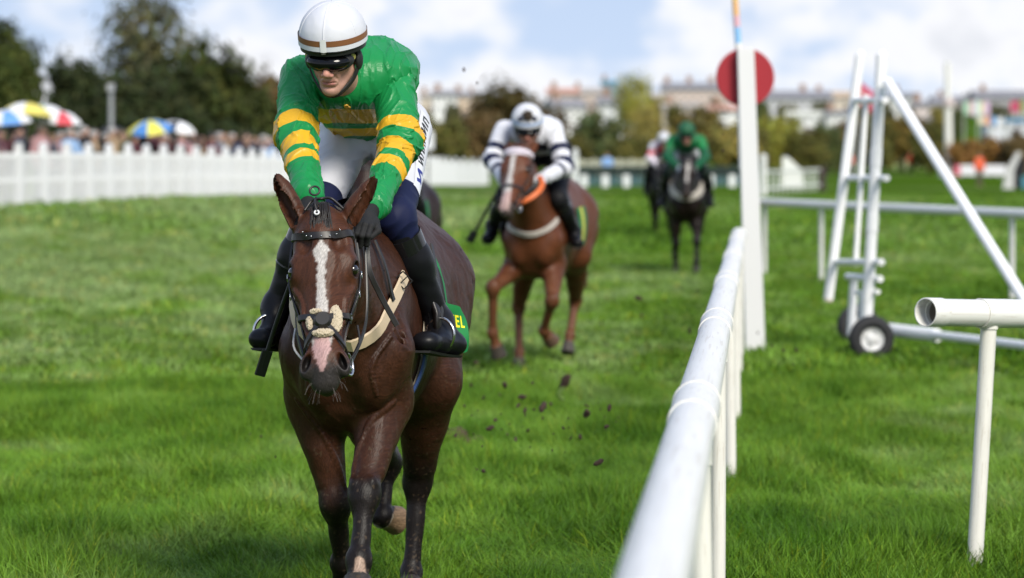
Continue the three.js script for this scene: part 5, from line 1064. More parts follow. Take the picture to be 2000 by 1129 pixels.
umbrella(116, 241, 66.0, 88, [uw, [0.62, 0.06, 0.08], uw, uw], [0.12, -0.12], 'golf umbrella of white gores with red gores');
umbrella(294, 261, 74.5, 96, [[0.08, 0.24, 0.58], [0.66, 0.62, 0.08]], [0.18, 0.12], 'golf umbrella of alternating blue and yellow gores');
umbrella(346, 257, 77.5, 74, [uw, uw, [0.02, 0.02, 0.024], uw], [0.1, -0.2], 'golf umbrella of white gores with black gores');
umbrella(222, 262, 73.5, 56, [[0.03, 0.028, 0.03]], [0.1, -0.15], 'small plain black umbrella above the spectators');
{ // lamp column, round white sign, white board behind the fence
  const p = onGround(217, 104), o = thing('lamp_post', 'grey lamp post with a box head among the dark trees', 'lamp post', p), h = D(217, 172, 104)[1] - p[1];
  part('column', rod([0, 0, 0], [0, h, 0], 0.1, 0.075, 12), std([0.3, 0.31, 0.33], 0.6), o); part('head', box(0.22, 0.26, 0.22, 0, h + 0.02, 0.05), std([0.36, 0.37, 0.4], 0.5), o);
  const p2 = onGround(91, 112), o2 = thing('sign', 'round white sign on a pole in front of the dark trees', 'sign', p2), h2 = D(91, 168, 112)[1] - p2[1];
  part('face', rod([0, h2, 0], [0, h2, 0.06], 0.17, 0.17, 24), std([0.5, 0.5, 0.55], 0.5), o2); part('pole', rod([0, 0, -0.05], [0, h2 + 0.1, -0.05], 0.025, 0.025, 8), std([0.03, 0.035, 0.03], 0.8), o2);
  const p3 = onGround(836, 140), o3 = thing('sign', 'white rounded board standing behind the far fence', 'sign', p3), y0 = D(836, 296, 140)[1] - p3[1];
  const sh = new THREE.Shape(); sh.absarc(0, 0.75, 0.26, 0, Math.PI); sh.lineTo(-0.26, 0.1); sh.lineTo(0.26, 0.1); const g3 = new THREE.ExtrudeGeometry(sh, { depth: 0.05, bevelEnabled: false }); g3.translate(0, y0, 0); part('face', g3, std([0.75, 0.76, 0.8], 0.5), o3); part('pole', rod([0, 0, -0.03], [0, y0 + 0.5, -0.03], 0.05, 0.05, 8), std([0.12, 0.12, 0.12], 0.6), o3);
}
// ------------------------------------------------------------------ trees and bushes
function crown(rx, ry, rz, leaf, n, clumps, hollow, seedShift) {
  const pos = [], idx = [], col = [], C = [];
  for (let i = 0; i < clumps; i++) { const a = rr(0, 6.283), u = rr(-0.75, 1), q = Math.sqrt(1 - u * u), r = Math.pow(rnd(), hollow); C.push([Math.cos(a) * q * rx * r * 0.9, u * ry * r * 0.9, Math.sin(a) * q * rz * r * 0.9, rr(0.16, 0.34)]); }
  for (let i = 0; i < n; i++) {
    const c = C[Math.floor(rnd() * clumps)], s = c[3], g = () => (rnd() + rnd() + rnd() - 1.5) * 1.15, x = c[0] + g() * s * rx, y = c[1] + g() * s * ry, z = c[2] + g() * s * rz;
    const d = norm([x / rx + rr(-1, 1), y / ry + rr(-0.4, 1.2), z / rz + rr(-1, 1)]), t = norm(cross(d, [rr(-1, 1), rr(-1, 1), rr(-1, 1)])), b = cross(d, t), l = leaf * rr(0.6, 1.3), w = l * rr(0.45, 0.7), o = pos.length / 3, v = rr(0.65, 1.35), k = [v * rr(0.85, 1.25), v, v * rr(0.6, 1)];
    for (const [p, q] of [[-l, 0], [0, -w], [l, 0], [0, w]]) { pos.push(x + t[0] * p + b[0] * q, y + t[1] * p + b[1] * q, z + t[2] * p + b[2] * q); col.push(...k); }
    idx.push(o, o + 1, o + 2, o, o + 2, o + 3);
  }
  const g = new THREE.BufferGeometry(); g.setAttribute('position', new THREE.Float32BufferAttribute(pos, 3)); g.setAttribute('color', new THREE.Float32BufferAttribute(col, 3)); g.setIndex(idx); g.computeVertexNormals(); return g;
}
const crowns = { dense: [0, 1, 2].map(() => crown(1, 1, 1, 0.085, 5200, 60, 0.5)), airy: [0, 1].map(() => crown(1, 1, 1, 0.06, 3000, 46, 0.4)), bush: [0, 1, 2].map(() => crown(1, 1, 1, 0.1, 3400, 40, 0.45)) };
const bark = std([0.06, 0.045, 0.035], 0.9);
const leafMats = {};
const leafMat = (c) => leafMats[c] ??= new THREE.MeshPhysicalMaterial({ color: new THREE.Color().setRGB(...c), vertexColors: true, roughness: 0.7, side: THREE.DoubleSide, specularIntensity: 0.2 });
function tree(name, px, top, hw, d, col, kind, label, { base = 302, group = 'trees beyond the course', squash = 1, low = 0.25 } = {}) {
  const p = onGround(px, d), s = FPX / d, h = D(px, top, d)[1] - p[1], rx = hw / s, o = thing(name, label, name.includes('tree') ? 'tree' : 'bush', p, 0, group), list = crowns[kind], y0 = h * low, ry = (h - y0) / 2, cy = y0 + ry;
  const c = part('crown', list[Math.floor(rnd() * list.length)], leafMat(col), o); c.position.set(0, cy, 0); c.scale.set(rx, ry * 1.02, rx * 0.9); c.rotation.y = rr(0, 6.28);
  const limbs = [rod([0, -0.2, 0], [rx * 0.04, cy, 0], h * 0.03 + 0.05, h * 0.016 + 0.02, 9)];
  for (let i = 0; i < 6; i++) { const a = i * 1.05 + rr(0, 0.5), y = lerp(y0 * 0.7 + h * 0.1, cy, i / 6), e = [Math.cos(a) * rx * 0.65, y + ry * rr(0.4, 0.9), Math.sin(a) * rx * 0.6]; limbs.push(rod([0, y, 0], e, h * 0.012 + 0.02, 0.02, 6)); }
  part('trunk', merge(limbs), bark, o);
}
const OAK = [0.045, 0.058, 0.020], DEEP = [0.034, 0.046, 0.022], OLIVE = [0.10, 0.10, 0.032], RUST = [0.2, 0.11, 0.04], GOLD_G = [0.24, 0.21, 0.07], LIME = [0.26, 0.27, 0.06], BROWN = [0.12, 0.088, 0.045], GREEN_B = [0.085, 0.11, 0.05], GREYG = [0.095, 0.1, 0.06];
tree('oak_tree', 18, 48, 78, 150, [0.052, 0.07, 0.02], 'dense', 'broad dark green tree above the striped umbrellas');
tree('oak_tree', 150, 98, 72, 172, DEEP, 'dense', 'dark green tree behind the grey lamp post');
tree('tall_tree', 290, -30, 108, 196, GREYG, 'airy', 'tall thin-leaved tree with sky showing through its crown', { low: 0.3 });
tree('oak_tree', 405, 68, 100, 176, OAK, 'dense', 'large rounded olive green tree over the black and white umbrella', { low: 0.1 });
tree('oak_tree', 235, 120, 92, 168, DEEP, 'dense', 'dense dark tree below the tall thin-leaved tree', { low: 0.05 });
tree('oak_tree', 330, 105, 80, 171, DEEP, 'dense', 'dense dark tree at the foot of the rounded olive tree', { low: 0.05 });
tree('oak_tree', 470, 135, 78, 186, OAK, 'dense', 'lower olive tree joining the rounded tree to the brown one', { low: 0.05 });
tree('beech_tree', 530, 128, 60, 205, BROWN, 'dense', 'brown autumn tree behind the rider in green and gold', { low: 0.05 });
tree('hawthorn_bush', 90, 210, 80, 158, DEEP, 'bush', 'dark bush below the round white sign', { low: 0 });
tree('hawthorn_bush', 430, 215, 90, 172, DEEP, 'bush', 'dark bush above the far end of the spectators', { low: 0 });
tree('hawthorn_bush', 285, 220, 90, 162, DEEP, 'bush', 'dark bush behind the blue and yellow umbrella', { low: 0 });
tree('hawthorn_bush', 600, 190, 80, 210, BROWN, 'bush', 'brown bush hidden behind the rider in green and gold', { low: 0 });
tree('hawthorn_bush', 700, 200, 80, 215, OLIVE, 'bush', 'olive bush hidden behind the rider in green and gold', { low: 0 });
for (const [px, top, hw, d, c, k, l, low] of [
  [790, 195, 60, 232, BROWN, 'bush', 'brown bush beside the white board behind the fence', 0], [862, 222, 55, 226, OLIVE, 'bush', 'olive bush above the white board behind the fence', 0], [930, 205, 60, 236, BROWN, 'bush', 'brown bush behind the arm of the navy hooped rider', 0], [1000, 150, 72, 250, [0.068, 0.056, 0.022], 'dense', 'rounded brown autumn tree behind the muddied white cap', 0],
  [950, 168, 42, 256, BROWN, 'dense', 'smaller brown tree joined to the rounded brown autumn tree', 0], [1062, 195, 55, 243, [0.08, 0.05, 0.024], 'bush', 'reddish brown bush by the navy hooped sleeve', 0], [1108, 255, 48, 230, OLIVE, 'bush', 'olive bush over the pale running fence', 0],
  [1168, 215, 58, 238, GREEN_B, 'bush', 'green bush below the white gabled house', 0], [1242, 136, 50, 290, LIME, 'airy', 'tall yellow-green tree between the town houses', 0.12], [1255, 200, 46, 284, GOLD_G, 'airy', 'yellowing undergrowth around the tall yellow-green tree', 0], [1235, 262, 55, 226, OLIVE, 'bush', 'olive bush behind the plain white cap', 0],
  [1310, 246, 60, 230, GOLD_G, 'bush', 'golden bush behind the dark green cap', 0], [1365, 203, 62, 250, [0.12, 0.1, 0.032], 'bush', 'rounded golden olive bush below the long grey roof', 0], [1430, 228, 55, 240, GOLD_G, 'bush', 'golden bush beside the winning post', 0],
  [1520, 212, 48, 250, LIME, 'bush', 'yellow-green bush just past the winning post', 0], [1575, 244, 45, 240, OLIVE, 'bush', 'olive bush above the white slatted wing', 0], [1615, 232, 36, 246, GREEN_B, 'bush', 'green bush beside the wheeled stand', 0], [1662, 226, 46, 250, BROWN, 'bush', 'brown bush seen between the tubes of the stand', 0],
  [1712, 228, 44, 248, OLIVE, 'bush', 'olive bush behind the main tube of the stand', 0], [1762, 205, 50, 256, [0.13, 0.1, 0.03], 'bush', 'golden brown bush under the sloping brace', 0], [1815, 236, 48, 246, OLIVE, 'bush', 'olive bush beside the white mast', 0], [1880, 268, 45, 226, RUST, 'bush', 'rust coloured bush behind the white board', 0], [1935, 262, 48, 230, RUST, 'bush', 'rust coloured bush above the orange jacket', 0], [1990, 258, 46, 228, BROWN, 'bush', 'brown bush behind the grey hurdle wing', 0], [1470, 240, 40, 246, OLIVE, 'bush', 'olive bush hidden by the winning post', 0],
]) tree(/tree/.test(l) && k !== 'bush' ? 'autumn_tree' : 'hedge_bush', px, top, hw, d, c, k, l, { low });
// ------------------------------------------------------------------ the town on the rise
const winMat = std([0.16, 0.17, 0.19], 0.3), winFrame = std([0.7, 0.7, 0.7], 0.5);
function house(px, py, d, wpx, hpx, roofpx, wall, roof, label, { flat = false, turn = 0, cols = 4, rows = 2, chim = 1 } = {}) {
  const s = FPX / d, b = D(px, py, d), gy = groundY(b[0], d), w = wpx / s, h = hpx / s, rh = roofpx / s, dep = Math.min(w, 9), y0 = b[1] - gy, o = thing('house', label, 'house', [b[0], gy, -d], turn, 'town houses on the rise');
  part('wall', box(w, h + y0 + 1, dep, 0, (h + y0 - 1) / 2, -dep / 2), std(wall, 0.85), o);
  if (flat) part('roof', box(w + 0.5, rh, dep + 0.5, 0, y0 + h + rh / 2, -dep / 2), std(roof, 0.8), o);
  else { const sh = new THREE.Shape(); sh.moveTo(-dep / 2 - 0.4, 0); sh.lineTo(dep / 2 + 0.4, 0); sh.lineTo(0, rh); sh.closePath(); const g = new THREE.ExtrudeGeometry(sh, { depth: w + 0.6, bevelEnabled: false }); g.rotateY(Math.PI / 2); g.translate(-w / 2 - 0.3, y0 + h, -dep / 2); const rf = part('roof', g, std(roof, 0.8), o);
    for (let i = 0; i < chim; i++) { const ch = part('chimney', box(0.9, 1.6, 0.7, -w / 2 + w * (i + 0.2) / Math.max(chim, 1), y0 + h + rh + 0.3, -dep / 2), std([0.3, 0.2, 0.15], 0.9), rf); } }
  for (let r = 0; r < rows; r++) for (let c = 0; c < cols; c++) { const x = -w / 2 + w * (c + 0.5) / cols, y = y0 + h * (r + 0.5) / rows, ww = Math.min(w / cols * 0.42, 1.3), wh = Math.min(h / rows * 0.5, 1.5), wn = part('window', box(ww, wh, 0.08, x, y, 0.02), winFrame, o); part('pane', box(ww * 0.84, wh * 0.86, 0.04, x, y, 0.055), winMat, wn); }
  const dr = part('door', box(1, 2.1, 0.1, w * 0.12, 1.05, 0.03), std([0.1, 0.08, 0.07], 0.6), o); part('handle', box(0.06, 0.06, 0.08, w * 0.12 + 0.35, 1.05, 0.1), std([0.5, 0.5, 0.45], 0.4), dr);
}
const CREAM = [0.58, 0.5, 0.42], SLATE = [0.24, 0.235, 0.25], WH = [0.78, 0.78, 0.78], PINKISH = [0.58, 0.47, 0.42], TERRA = [0.5, 0.28, 0.22], STONE = [0.42, 0.38, 0.34];
house(868, 222, 470, 46, 36, 10, WH, SLATE, 'white house showing above the bushes beside the rider in green'); house(905, 210, 500, 34, 22, 9, [0.62, 0.48, 0.36], SLATE, 'small cream house beside the white house', { cols: 2 }); house(840, 200, 560, 40, 12, 7, CREAM, STONE, 'low cream house far up the hill', { cols: 3, rows: 1 });
house(935, 195, 600, 50, 8, 7, STONE, SLATE, 'distant stone terrace with slate roof', { rows: 1 });
house(1100, 205, 520, 60, 22, 12, [0.6, 0.5, 0.44], TERRA, 'cream house with terracotta roof on the hill'); house(1115, 238, 420, 66, 28, 18, WH, SLATE, 'white gabled house with slate roof by the navy hooped rider', { turn: 0.35 }); house(1195, 238, 400, 60, 36, 16, WH, SLATE, 'bright white gabled house above the green bush', { turn: -0.3, cols: 3 });
house(1150, 200, 600, 70, 18, 12, PINKISH, STONE, 'long pinkish house with grey roof', { cols: 5 }); house(1190, 178, 640, 30, 16, 6, [0.2, 0.34, 0.44], [0.12, 0.3, 0.4], 'blue-green clad house on the skyline', { cols: 2 }); house(1270, 225, 480, 60, 34, 12, CREAM, STONE, 'cream house half hidden by the tall yellow-green tree', { cols: 3 });
house(1362, 204, 520, 130, 30, 14, PINKISH, SLATE, 'long pinkish terrace with dark slate roof beside the red disc', { cols: 8, chim: 3 }); house(1420, 232, 400, 60, 16, 12, WH, TERRA, 'white cottage with a red roof under the red disc', { cols: 3, rows: 1 }); house(1330, 235, 430, 70, 26, 8, CREAM, STONE, 'low cream house above the golden olive bush', { cols: 4, rows: 1 });
house(1560, 222, 500, 130, 30, 16, [0.5, 0.5, 0.53], SLATE, 'long grey house with many windows past the winning post', { cols: 9, chim: 2 }); house(1640, 205, 560, 120, 14, 14, CREAM, [0.5, 0.38, 0.27], 'long low house with a sandy roof', { cols: 6, rows: 1 }); house(1570, 243, 400, 66, 18, 8, WH, WH, 'white low building with a pale roof behind the slatted wing', { flat: true, cols: 4, rows: 1 }); house(1640, 240, 420, 50, 18, 7, WH, SLATE, 'small white house seen between the tubes of the stand', { cols: 3, rows: 1 });
house(1508, 215, 620, 60, 14, 8, STONE, STONE, 'stone house beside the red disc', { cols: 3 }); house(1768, 222, 460, 54, 32, 10, WH, SLATE, 'white house behind the sloping brace', { cols: 3 }); house(1810, 232, 430, 50, 26, 9, [0.68, 0.58, 0.56], SLATE, 'pale pink house between the brace and the mast', { cols: 3 }); house(1740, 200, 640, 60, 8, 8, STONE, SLATE, 'slate roofed row on the skyline behind the stand', { rows: 1 });
house(1800, 250, 400, 40, 14, 6, [0.12, 0.07, 0.09], SLATE, 'dark purple shed below the pale pink house', { flat: true, cols: 2, rows: 1 }); house(1870, 212, 600, 90, 14, 12, STONE, SLATE, 'stone terrace behind the white mast', { cols: 5, rows: 1 }); house(1960, 215, 560, 110, 24, 16, [0.36, 0.35, 0.37], SLATE, 'dark grey terrace on the hill behind the bunting', { cols: 6 }); house(1975, 256, 330, 90, 18, 5, [0.62, 0.63, 0.68], [0.12, 0.32, 0.62], 'pale low building with a blue canopy', { flat: true, cols: 4, rows: 1 });
for (const [px, py, h] of [[1755, 175, 12], [1772, 180, 10], [1868, 186, 16], [1885, 182, 20], [1330, 168, 8]]) { const d = 640, p = onGround(px, d); tree('cypress_tree', px, py, 9, d, [0.03, 0.035, 0.025], 'bush', 'slim dark evergreen on the skyline above the roofs', { low: 0, group: 'evergreens on the skyline' }); }
// ------------------------------------------------------------------ infield furniture
{
  const d = 157, left = onGround(1128, d), o = thing('hurdle', 'long dark green hurdle with white feet across the course', 'hurdle', left), teal = std([0.05, 0.11, 0.12], 0.7), dark = std([0.015, 0.028, 0.024], 0.9), wm = std([0.72, 0.74, 0.74], 0.6), W = 330 / FPX * d;
  for (let i = 0; i < 8; i++) { const x = W * (i + 0.5) / 8; part('panel', box(W / 8 - 0.03, 0.5, 0.1, x, 0.32, 0), teal, o); part('brush', box(W / 8 - 0.02, 0.42, 0.3, x, 0.78, -0.05), dark, o); part('foot', box(0.34, 0.62, 0.12, x - 0.2, 0.31, 0.1), wm, o); part('rail', box(W / 8 - 0.03, 0.06, 0.08, x, 1.02, 0.02), std([0.03, 0.06, 0.05], 0.7), o); }
  const p = onGround(1123, 150), po = thing('marker_post', 'thick white marker post at the end of the hurdle', 'post', p); part('post', rod([0, 0, 0], [0, 1.85, 0], 0.17, 0.15, 14), wm, po); part('cap', rod([0, 1.85, 0], [0, 1.95, 0], 0.15, 0.05, 14), wm, po);
  const q = onGround(1110, 190), f = thing('infield_fence', 'pale slatted fence beyond the dark hurdle', 'fence', q), gg = std([0.52, 0.52, 0.42], 0.7), fw = 200 / FPX * 190;
  const ps = []; for (let i = 0; i < 60; i++) ps.push(box(0.06, 1.15, 0.03, fw * i / 60, 0.72, 0)); part('slat', merge(ps), gg, f).userData.kind = 'stuff'; for (const y of [0.25, 1.2]) part('rail', box(fw, 0.08, 0.05, fw / 2, y, -0.04), gg, f);
  for (let i = 0; i <= 8; i++) part('post', box(0.12, 1.4, 0.12, fw * i / 8, 0.7, -0.1), gg, f);
}
{ // slatted wing beyond the winning post
  const a = onGround(1496, 122), b = onGround(1602, 138), o = thing('hurdle_wing', 'white slatted wing fence past the winning post', 'fence', a), wm = std([0.74, 0.75, 0.72], 0.6), v = sub(b, a), yaw = Math.atan2(-v[2], v[0]);
  for (let i = 0; i <= 12; i++) { const s = part('slat', box(0.07, 0.95, 0.05, 0, 0.52, 0), wm, o); s.position.set(...mul(v, i / 12)); s.rotation.y = yaw; }
  for (const y of [0.3, 0.98]) part('rail', rod(add([0, 0, 0], [0, y, 0]), add(v, [0, y, 0]), 0.05, 0.05, 8), wm, o);
  part('end_pad', box(0.28, 1.1, 0.25, v[0] + 0.1, 0.55, v[2]), std([0.05, 0.035, 0.035], 0.9), o);
  const p = onGround(1546, 150), t = thing('hurdle_wing', 'white tall sloping wing board behind the slatted wing', 'fence', p), sh = new THREE.Shape(); sh.moveTo(-0.45, 0); sh.lineTo(0.55, 0); sh.lineTo(0.5, 0.9); sh.lineTo(-0.2, 1.55); sh.lineTo(-0.45, 1.55); sh.closePath(); part('board', new THREE.ExtrudeGeometry(sh, { depth: 0.06, bevelEnabled: false }), wm, t); part('stay', rod([0.3, 0, -0.6], [0, 1.2, 0], 0.04, 0.04, 8), wm, t);
  const p5 = onGround(1491, 112), o5 = thing('marker_post', 'white upright post just behind the winning post', 'post', p5); part('post', rod([0, 0, 0], [0, 1.55, 0], 0.13, 0.12, 12), wm, o5); part('cap', new THREE.SphereGeometry(0.13, 12, 8).translate(0, 1.56, 0), wm, o5);
}
{ // far running rail, mast, board, wing at the edge
  const y = std([0.5, 0.55, 0.3], 0.7), p = onGround(1588, 262), o = thing('running_rail', 'pale yellow-green rail and fence far across the infield', 'rail', p), W = 262 / FPX * 262;
  part('rail', box(W, 0.14, 0.08, W / 2, 1.12, 0), y, o); part('netting', box(W, 0.66, 0.03, W / 2, 0.68, -0.02), std([0.42, 0.46, 0.24], 0.8), o); for (let i = 0; i <= 26; i++) part('post', box(0.1, 1.1, 0.1, W * i / 26, 0.55, 0.04), y, o);
  const pm = onGround(1853, 226), m = thing('camera_mast', 'tall white telescopic mast standing by the infield rail', 'mast', pm), wm = std([0.78, 0.77, 0.72], 0.5), H = D(1850, 122, 226)[1] - pm[1];
  part('base', rod([0, 0, 0], [0, 1.3, 0], 0.75, 0.4, 16), wm, m); part('lower_tube', rod([0, 1.2, 0], [-0.05, H * 0.62, 0], 0.31, 0.27, 16), wm, m); part('collar', rod([-0.05, H * 0.62, 0], [-0.05, H * 0.68, 0], 0.5, 0.5, 16), std([0.6, 0.5, 0.5], 0.5), m); part('upper_tube', rod([-0.05, H * 0.66, 0], [-0.1, H, 0], 0.24, 0.2, 16), wm, m);
  const pb = onGround(1914, 222), b = thing('advertising_board', 'low white board with a pink end beside the rust bushes', 'board', pb), bw = 100 / FPX * 222; part('board', box(bw * 0.88, 0.75, 0.06, bw * 0.06, 0.5, 0), std([0.72, 0.71, 0.76], 0.6), b); part('end_panel', box(bw * 0.12, 0.76, 0.07, -bw * 0.44, 0.5, 0), std([0.6, 0.12, 0.18], 0.6), b); for (const x of [-1.4, 0, 1.4]) part('leg', box(0.08, 0.4, 0.08, x, 0.1, -0.08), wm, b);
  const pw = onGround(1978, 148), w = thing('hurdle_wing', 'grey and white hurdle wing with a dark pad beside teal panel', 'fence', pw), s2 = new THREE.Shape(); s2.moveTo(-0.5, 0); s2.lineTo(0.05, 0); s2.lineTo(0.05, 0.9); s2.lineTo(0.42, 1.75); s2.lineTo(0.2, 1.8); s2.lineTo(-0.3, 1.0); s2.closePath(); part('board', new THREE.ExtrudeGeometry(s2, { depth: 0.08, bevelEnabled: false }), std([0.52, 0.52, 0.52], 0.6), w); part('pad', box(0.5, 1.5, 0.3, 0.35, 0.75, -0.2), std([0.015, 0.015, 0.018], 0.9), w); part('panel', box(1.2, 0.6, 0.1, 1.0, 0.32, 0.05), std([0.06, 0.2, 0.26], 0.7), w);
  const orange = std([0.72, 0.12, 0.05], 0.7), blue = std([0.22, 0.38, 0.65], 0.7);
  personAt(onGround(1913, 158), 0.4, 'navy', 0, 'steward in bright orange jacket standing on the infield grass', 'stewards on the infield', null, 1, orange);
  personAt(onGround(1778, 250), 0.2, 'navy', 0, 'steward in orange jacket beside the pale infield rail', 'stewards on the infield', null, 1, orange); personAt(onGround(1816, 248), -0.3, 'navy', 0, 'steward in orange jacket under the sloping brace', 'stewards on the infield', null, 1, orange); personAt(onGround(1661, 248), 0.1, 'navy', 0, 'steward in orange jacket seen between the stand tubes', 'stewards on the infield', null, 1, orange);
  personAt(onGround(1186, 163), 0, 'light blue', 1, 'person in light blue jacket standing behind the dark hurdle', 'stewards on the infield', null, 1, blue);
}
{ // flags, banners and fairground colours on the rise
  const banner = (px, py, wpx, hpx, d, cols, label) => { const p = onGround(px, d), s = FPX / d, y = D(px, py, d)[1] - p[1], w = wpx / s, h = hpx / s, o = thing('banner', label, 'banner', p, 0, 'banners on the rise'); cols.forEach((c, i) => part('cloth', box(w / cols.length - 0.02, h * (0.8 + 0.2 * ((i * 7) % 3) / 2), 0.05, -w / 2 + w * (i + 0.5) / cols.length, y - h / 2, 0), std(c, 0.7), o)); for (const x of [-w / 2, w / 2]) part('pole', rod([x, 0, -0.05], [x, y + 0.3, -0.05], 0.06, 0.05, 8), std([0.5, 0.55, 0.5], 0.6), o); };
  banner(1908, 196, 50, 30, 300, [[0.35, 0.6, 0.42], [0.65, 0.4, 0.45], [0.55, 0.7, 0.7], [0.68, 0.62, 0.4], [0.6, 0.4, 0.6]], 'pale banner striped in green, pink and yellow');
  banner(1988, 195, 30, 26, 300, [[0.5, 0.05, 0.12], [0.42, 0.06, 0.12], [0.2, 0.3, 0.08]], 'crimson banner at the edge of the rise');
  banner(1935, 228, 50, 16, 296, [[0.7, 0.66, 0.5], [0.7, 0.3, 0.16], [0.14, 0.34, 0.62], [0.7, 0.7, 0.72]], 'low banner of cream, orange, blue and white');
  const pf = onGround(1672, 210), f = thing('flag', 'red and white flag on a pole behind the wheeled stand', 'flag', pf), y = D(1676, 154, 210)[1] - pf[1], n = 10, pos = [], idx = [];
  part('pole', rod([0, 0, 0], [0, y + 0.15, 0], 0.05, 0.035, 8), wh_(), f);
  for (const [k, c] of [[0, [0.55, 0.05, 0.12]], [1, [0.75, 0.4, 0.42]], [2, [0.5, 0.04, 0.1]]]) { const g = new THREE.PlaneGeometry(1.25, 0.5, 12, 4), a = g.attributes.position; for (let i = 0; i < a.count; i++) { const x = a.getX(i) + 0.625; a.setXYZ(i, x, a.getY(i) + y - 0.25 - k * 0.5 - x * 0.75, 0.14 * Math.sin(x * 4 + k)); } g.computeVertexNormals(); part('stripe', g, std(c, 0.7, { side: THREE.DoubleSide }), f); }
  function wh_() { return std([0.7, 0.7, 0.7], 0.5); }
}

for (const [at, px, top, hw, d, c] of [['beside the cream house with terracotta roof', 1088, 196, 22, 430, GREEN_B], ['beside the cream house half hidden by foliage', 1292, 182, 24, 440, GOLD_G], ['above the low cream house', 1318, 196, 18, 420, OLIVE], ['just past the winning post', 1486, 188, 22, 440, GREEN_B], ['in front of the long grey house', 1538, 196, 22, 410, OLIVE], ['by the far end of the long grey house', 1604, 190, 24, 430, GREYG], ['between the tubes of the stand', 1694, 196, 26, 400, OLIVE], ['behind the top of the sloping brace', 1730, 192, 20, 430, GREYG], ['next to the white mast', 1836, 198, 22, 400, GOLD_G], ['on the other side of the white mast', 1866, 208, 20, 380, GREEN_B], ['behind the striped banners', 1950, 196, 24, 400, GREYG], ['above the white gabled house', 1130, 186, 18, 450, GREYG], ['beside the tall yellow-green tree', 1225, 190, 16, 450, GREEN_B], ['under the red disc', 1400, 186, 20, 440, GREYG], ['between the white house and small cream house', 885, 196, 18, 440, GREYG]]) tree('garden_tree', px, top, hw, d, c, 'bush', `small pale garden tree ${at}`, { low: 0.1, group: 'garden trees in the town' });
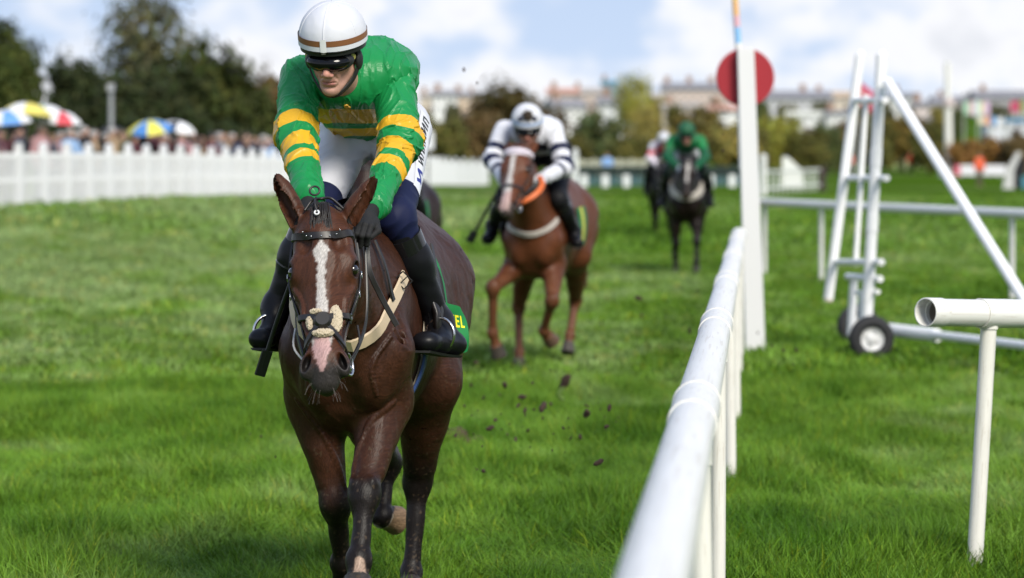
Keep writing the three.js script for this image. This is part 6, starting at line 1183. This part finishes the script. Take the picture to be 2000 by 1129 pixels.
// ------------------------------------------------------------------ turf kicked up by the hooves
{
  const soil = std([0.042, 0.024, 0.016], 0.95), divotSoil = std([0.06, 0.036, 0.022], 0.95), lumps = [0, 1, 2, 3].map((i) => { const f = new Field(); f.ell([0, 0, 0], [0.7, 0.45, 0.5], 0.3); f.ell([0.5, 0.3 - i * 0.12, 0.1], [0.45, 0.35, 0.3], 0.2); f.ell([-0.4, -0.2 + i * 0.1, 0], [0.4, 0.3, 0.35], 0.2); f.p.forEach((p) => { p.k = 0.2; }); const d = (x, y, z) => 0.22 * fbm(x * 2.4 + i * 5, y * 2.4, z * 2.4, 3); const at = f.at.bind(f); f.at = (x, y, z, l) => Field.fold(l ?? f.p, x, y, z) - d(x, y, z); return f.mesh([-1.4, -1.2, -1.2], [1.4, 1.2, 1.2], 0.12); });
  const grassy = std([0.10, 0.17, 0.03], 0.9);
  const list = [[1104, 745, 15, 1], [1060, 795, 10, 0], [1146, 808, 11, 0], [1190, 797, 7, 0], [1185, 833, 5, 0], [1133, 853, 6, 0], [1020, 775, 9, 0], [986, 752, 8, 0], [958, 836, 8, 0], [1007, 858, 5, 0], [1031, 841, 5, 0], [1100, 836, 5, 0], [1115, 856, 4, 0], [1170, 903, 11, 0], [944, 920, 6, 0], [1012, 792, 5, 0], [1025, 802, 6, 0], [930, 708, 5, 0], [920, 752, 4, 0], [907, 793, 4, 0], [944, 777, 4, 0], [968, 820, 5, 0], [1246, 582, 9, 0], [1253, 617, 4, 0], [1347, 647, 6, 0], [1362, 568, 3, 0], [1184, 583, 3, 0], [1530, 685, 5, 0], [1508, 676, 4, 0], [1555, 684, 4, 0], [1549, 712, 4, 0], [906, 136, 4, 0], [932, 162, 3, 0], [1412, 262, 3, 0], [1412, 294, 4, 0], [1040, 748, 5, 0], [1076, 790, 4, 0], [1075, 722, 3, 0], [1238, 800, 2, 0], [510, 852, 3, 0], [538, 892, 3, 0], [488, 848, 2, 0], [1043, 800, 4, 0], [875, 838, 4, 0], [1085, 725, 3, 0], [1480, 650, 3, 0], [890, 850, 4, 0]];
  for (let i = 0; i < 34; i++) { const t = rr(0, 1), u = rr(-1, 1); list.push([lerp(890, 1200, t) + u * 20, lerp(860, 770, t) + (rnd() + rnd() - 1) * 110, rr(1.6, 3.6), 0]); }
  for (const [px, py, r, green] of list) {
    const d = py < 320 ? 17 : clamp(EYE * FPX / Math.max(40, py - HOR + 60) * rr(0.8, 0.95), 13, 30), s = 1.35 * r / FPX * d, p = D(px, py, d);
    const o = thing('mud_clod', green ? 'large dark clod of turf with grass attached flying over the course' : `${r >= 9 ? 'fist sized' : r >= 5 ? 'small' : 'tiny'} dark clod of turf in the air ${py < 200 ? 'against the sky' : py < 320 ? 'before the golden bushes by the winning post' : px < 700 ? 'beside the bay horse on the open grass' : px > 1450 ? 'past the running rail near the winning post' : px > 1215 ? 'close to the running rail' : px < 960 ? 'just behind the bay horse' : py > 830 ? 'low over the grass before the chestnut' : 'below the hooves of the chestnut'}`, 'clod', p, 0, 'clods of turf thrown up by the hooves');
    const m = part('soil', lumps[Math.floor(rnd() * 4)], soil, o); m.scale.set(s * rr(0.8, 1.2), s * rr(0.6, 1.1), s * rr(0.7, 1)); m.rotation.set(rr(0, 6), rr(0, 6), rr(0, 6));
    if (green) part('grass_root', tube([[-s * 0.1, -s * 0.5, 0], [-s * 0.6, -s * 1.3, 0], [-s * 0.2, -s * 1.8, 0]], s * 0.22, 8, 5), grassy, o);
  }
  DIVOTS.forEach(([x, d, w], i) => {
    const o = thing('divot', i ? 'small torn divot of bare brown soil in the turf' : 'large torn divot of bare brown soil below the flying clods', 'divot', [x, groundY(x, d), -d], 0, 'divots torn out of the turf'), f = new Field(), k = w / 0.125, n = i ? 8 : 16;
    for (let j = 0; j < n; j++) f.ell([rr(-0.1, 0.1) * k, i ? rr(0, 0.035) : rr(0.0, 0.075), rr(-0.24, 0.24) * k], [rr(0.02, 0.06) * k, rr(0.02, i ? 0.04 : 0.055), rr(0.03, 0.07) * k], 0.02); f.disp = (a, b, c) => 0.012 * noise(a * 40, b * 40, c * 40);
    part('soil', f.mesh([-0.3, -0.06, -0.5], [0.3, 0.16, 0.5], i ? 0.018 : 0.012), divotSoil, o);
  });
}
shade(scene);
renderer.render(scene, camera);
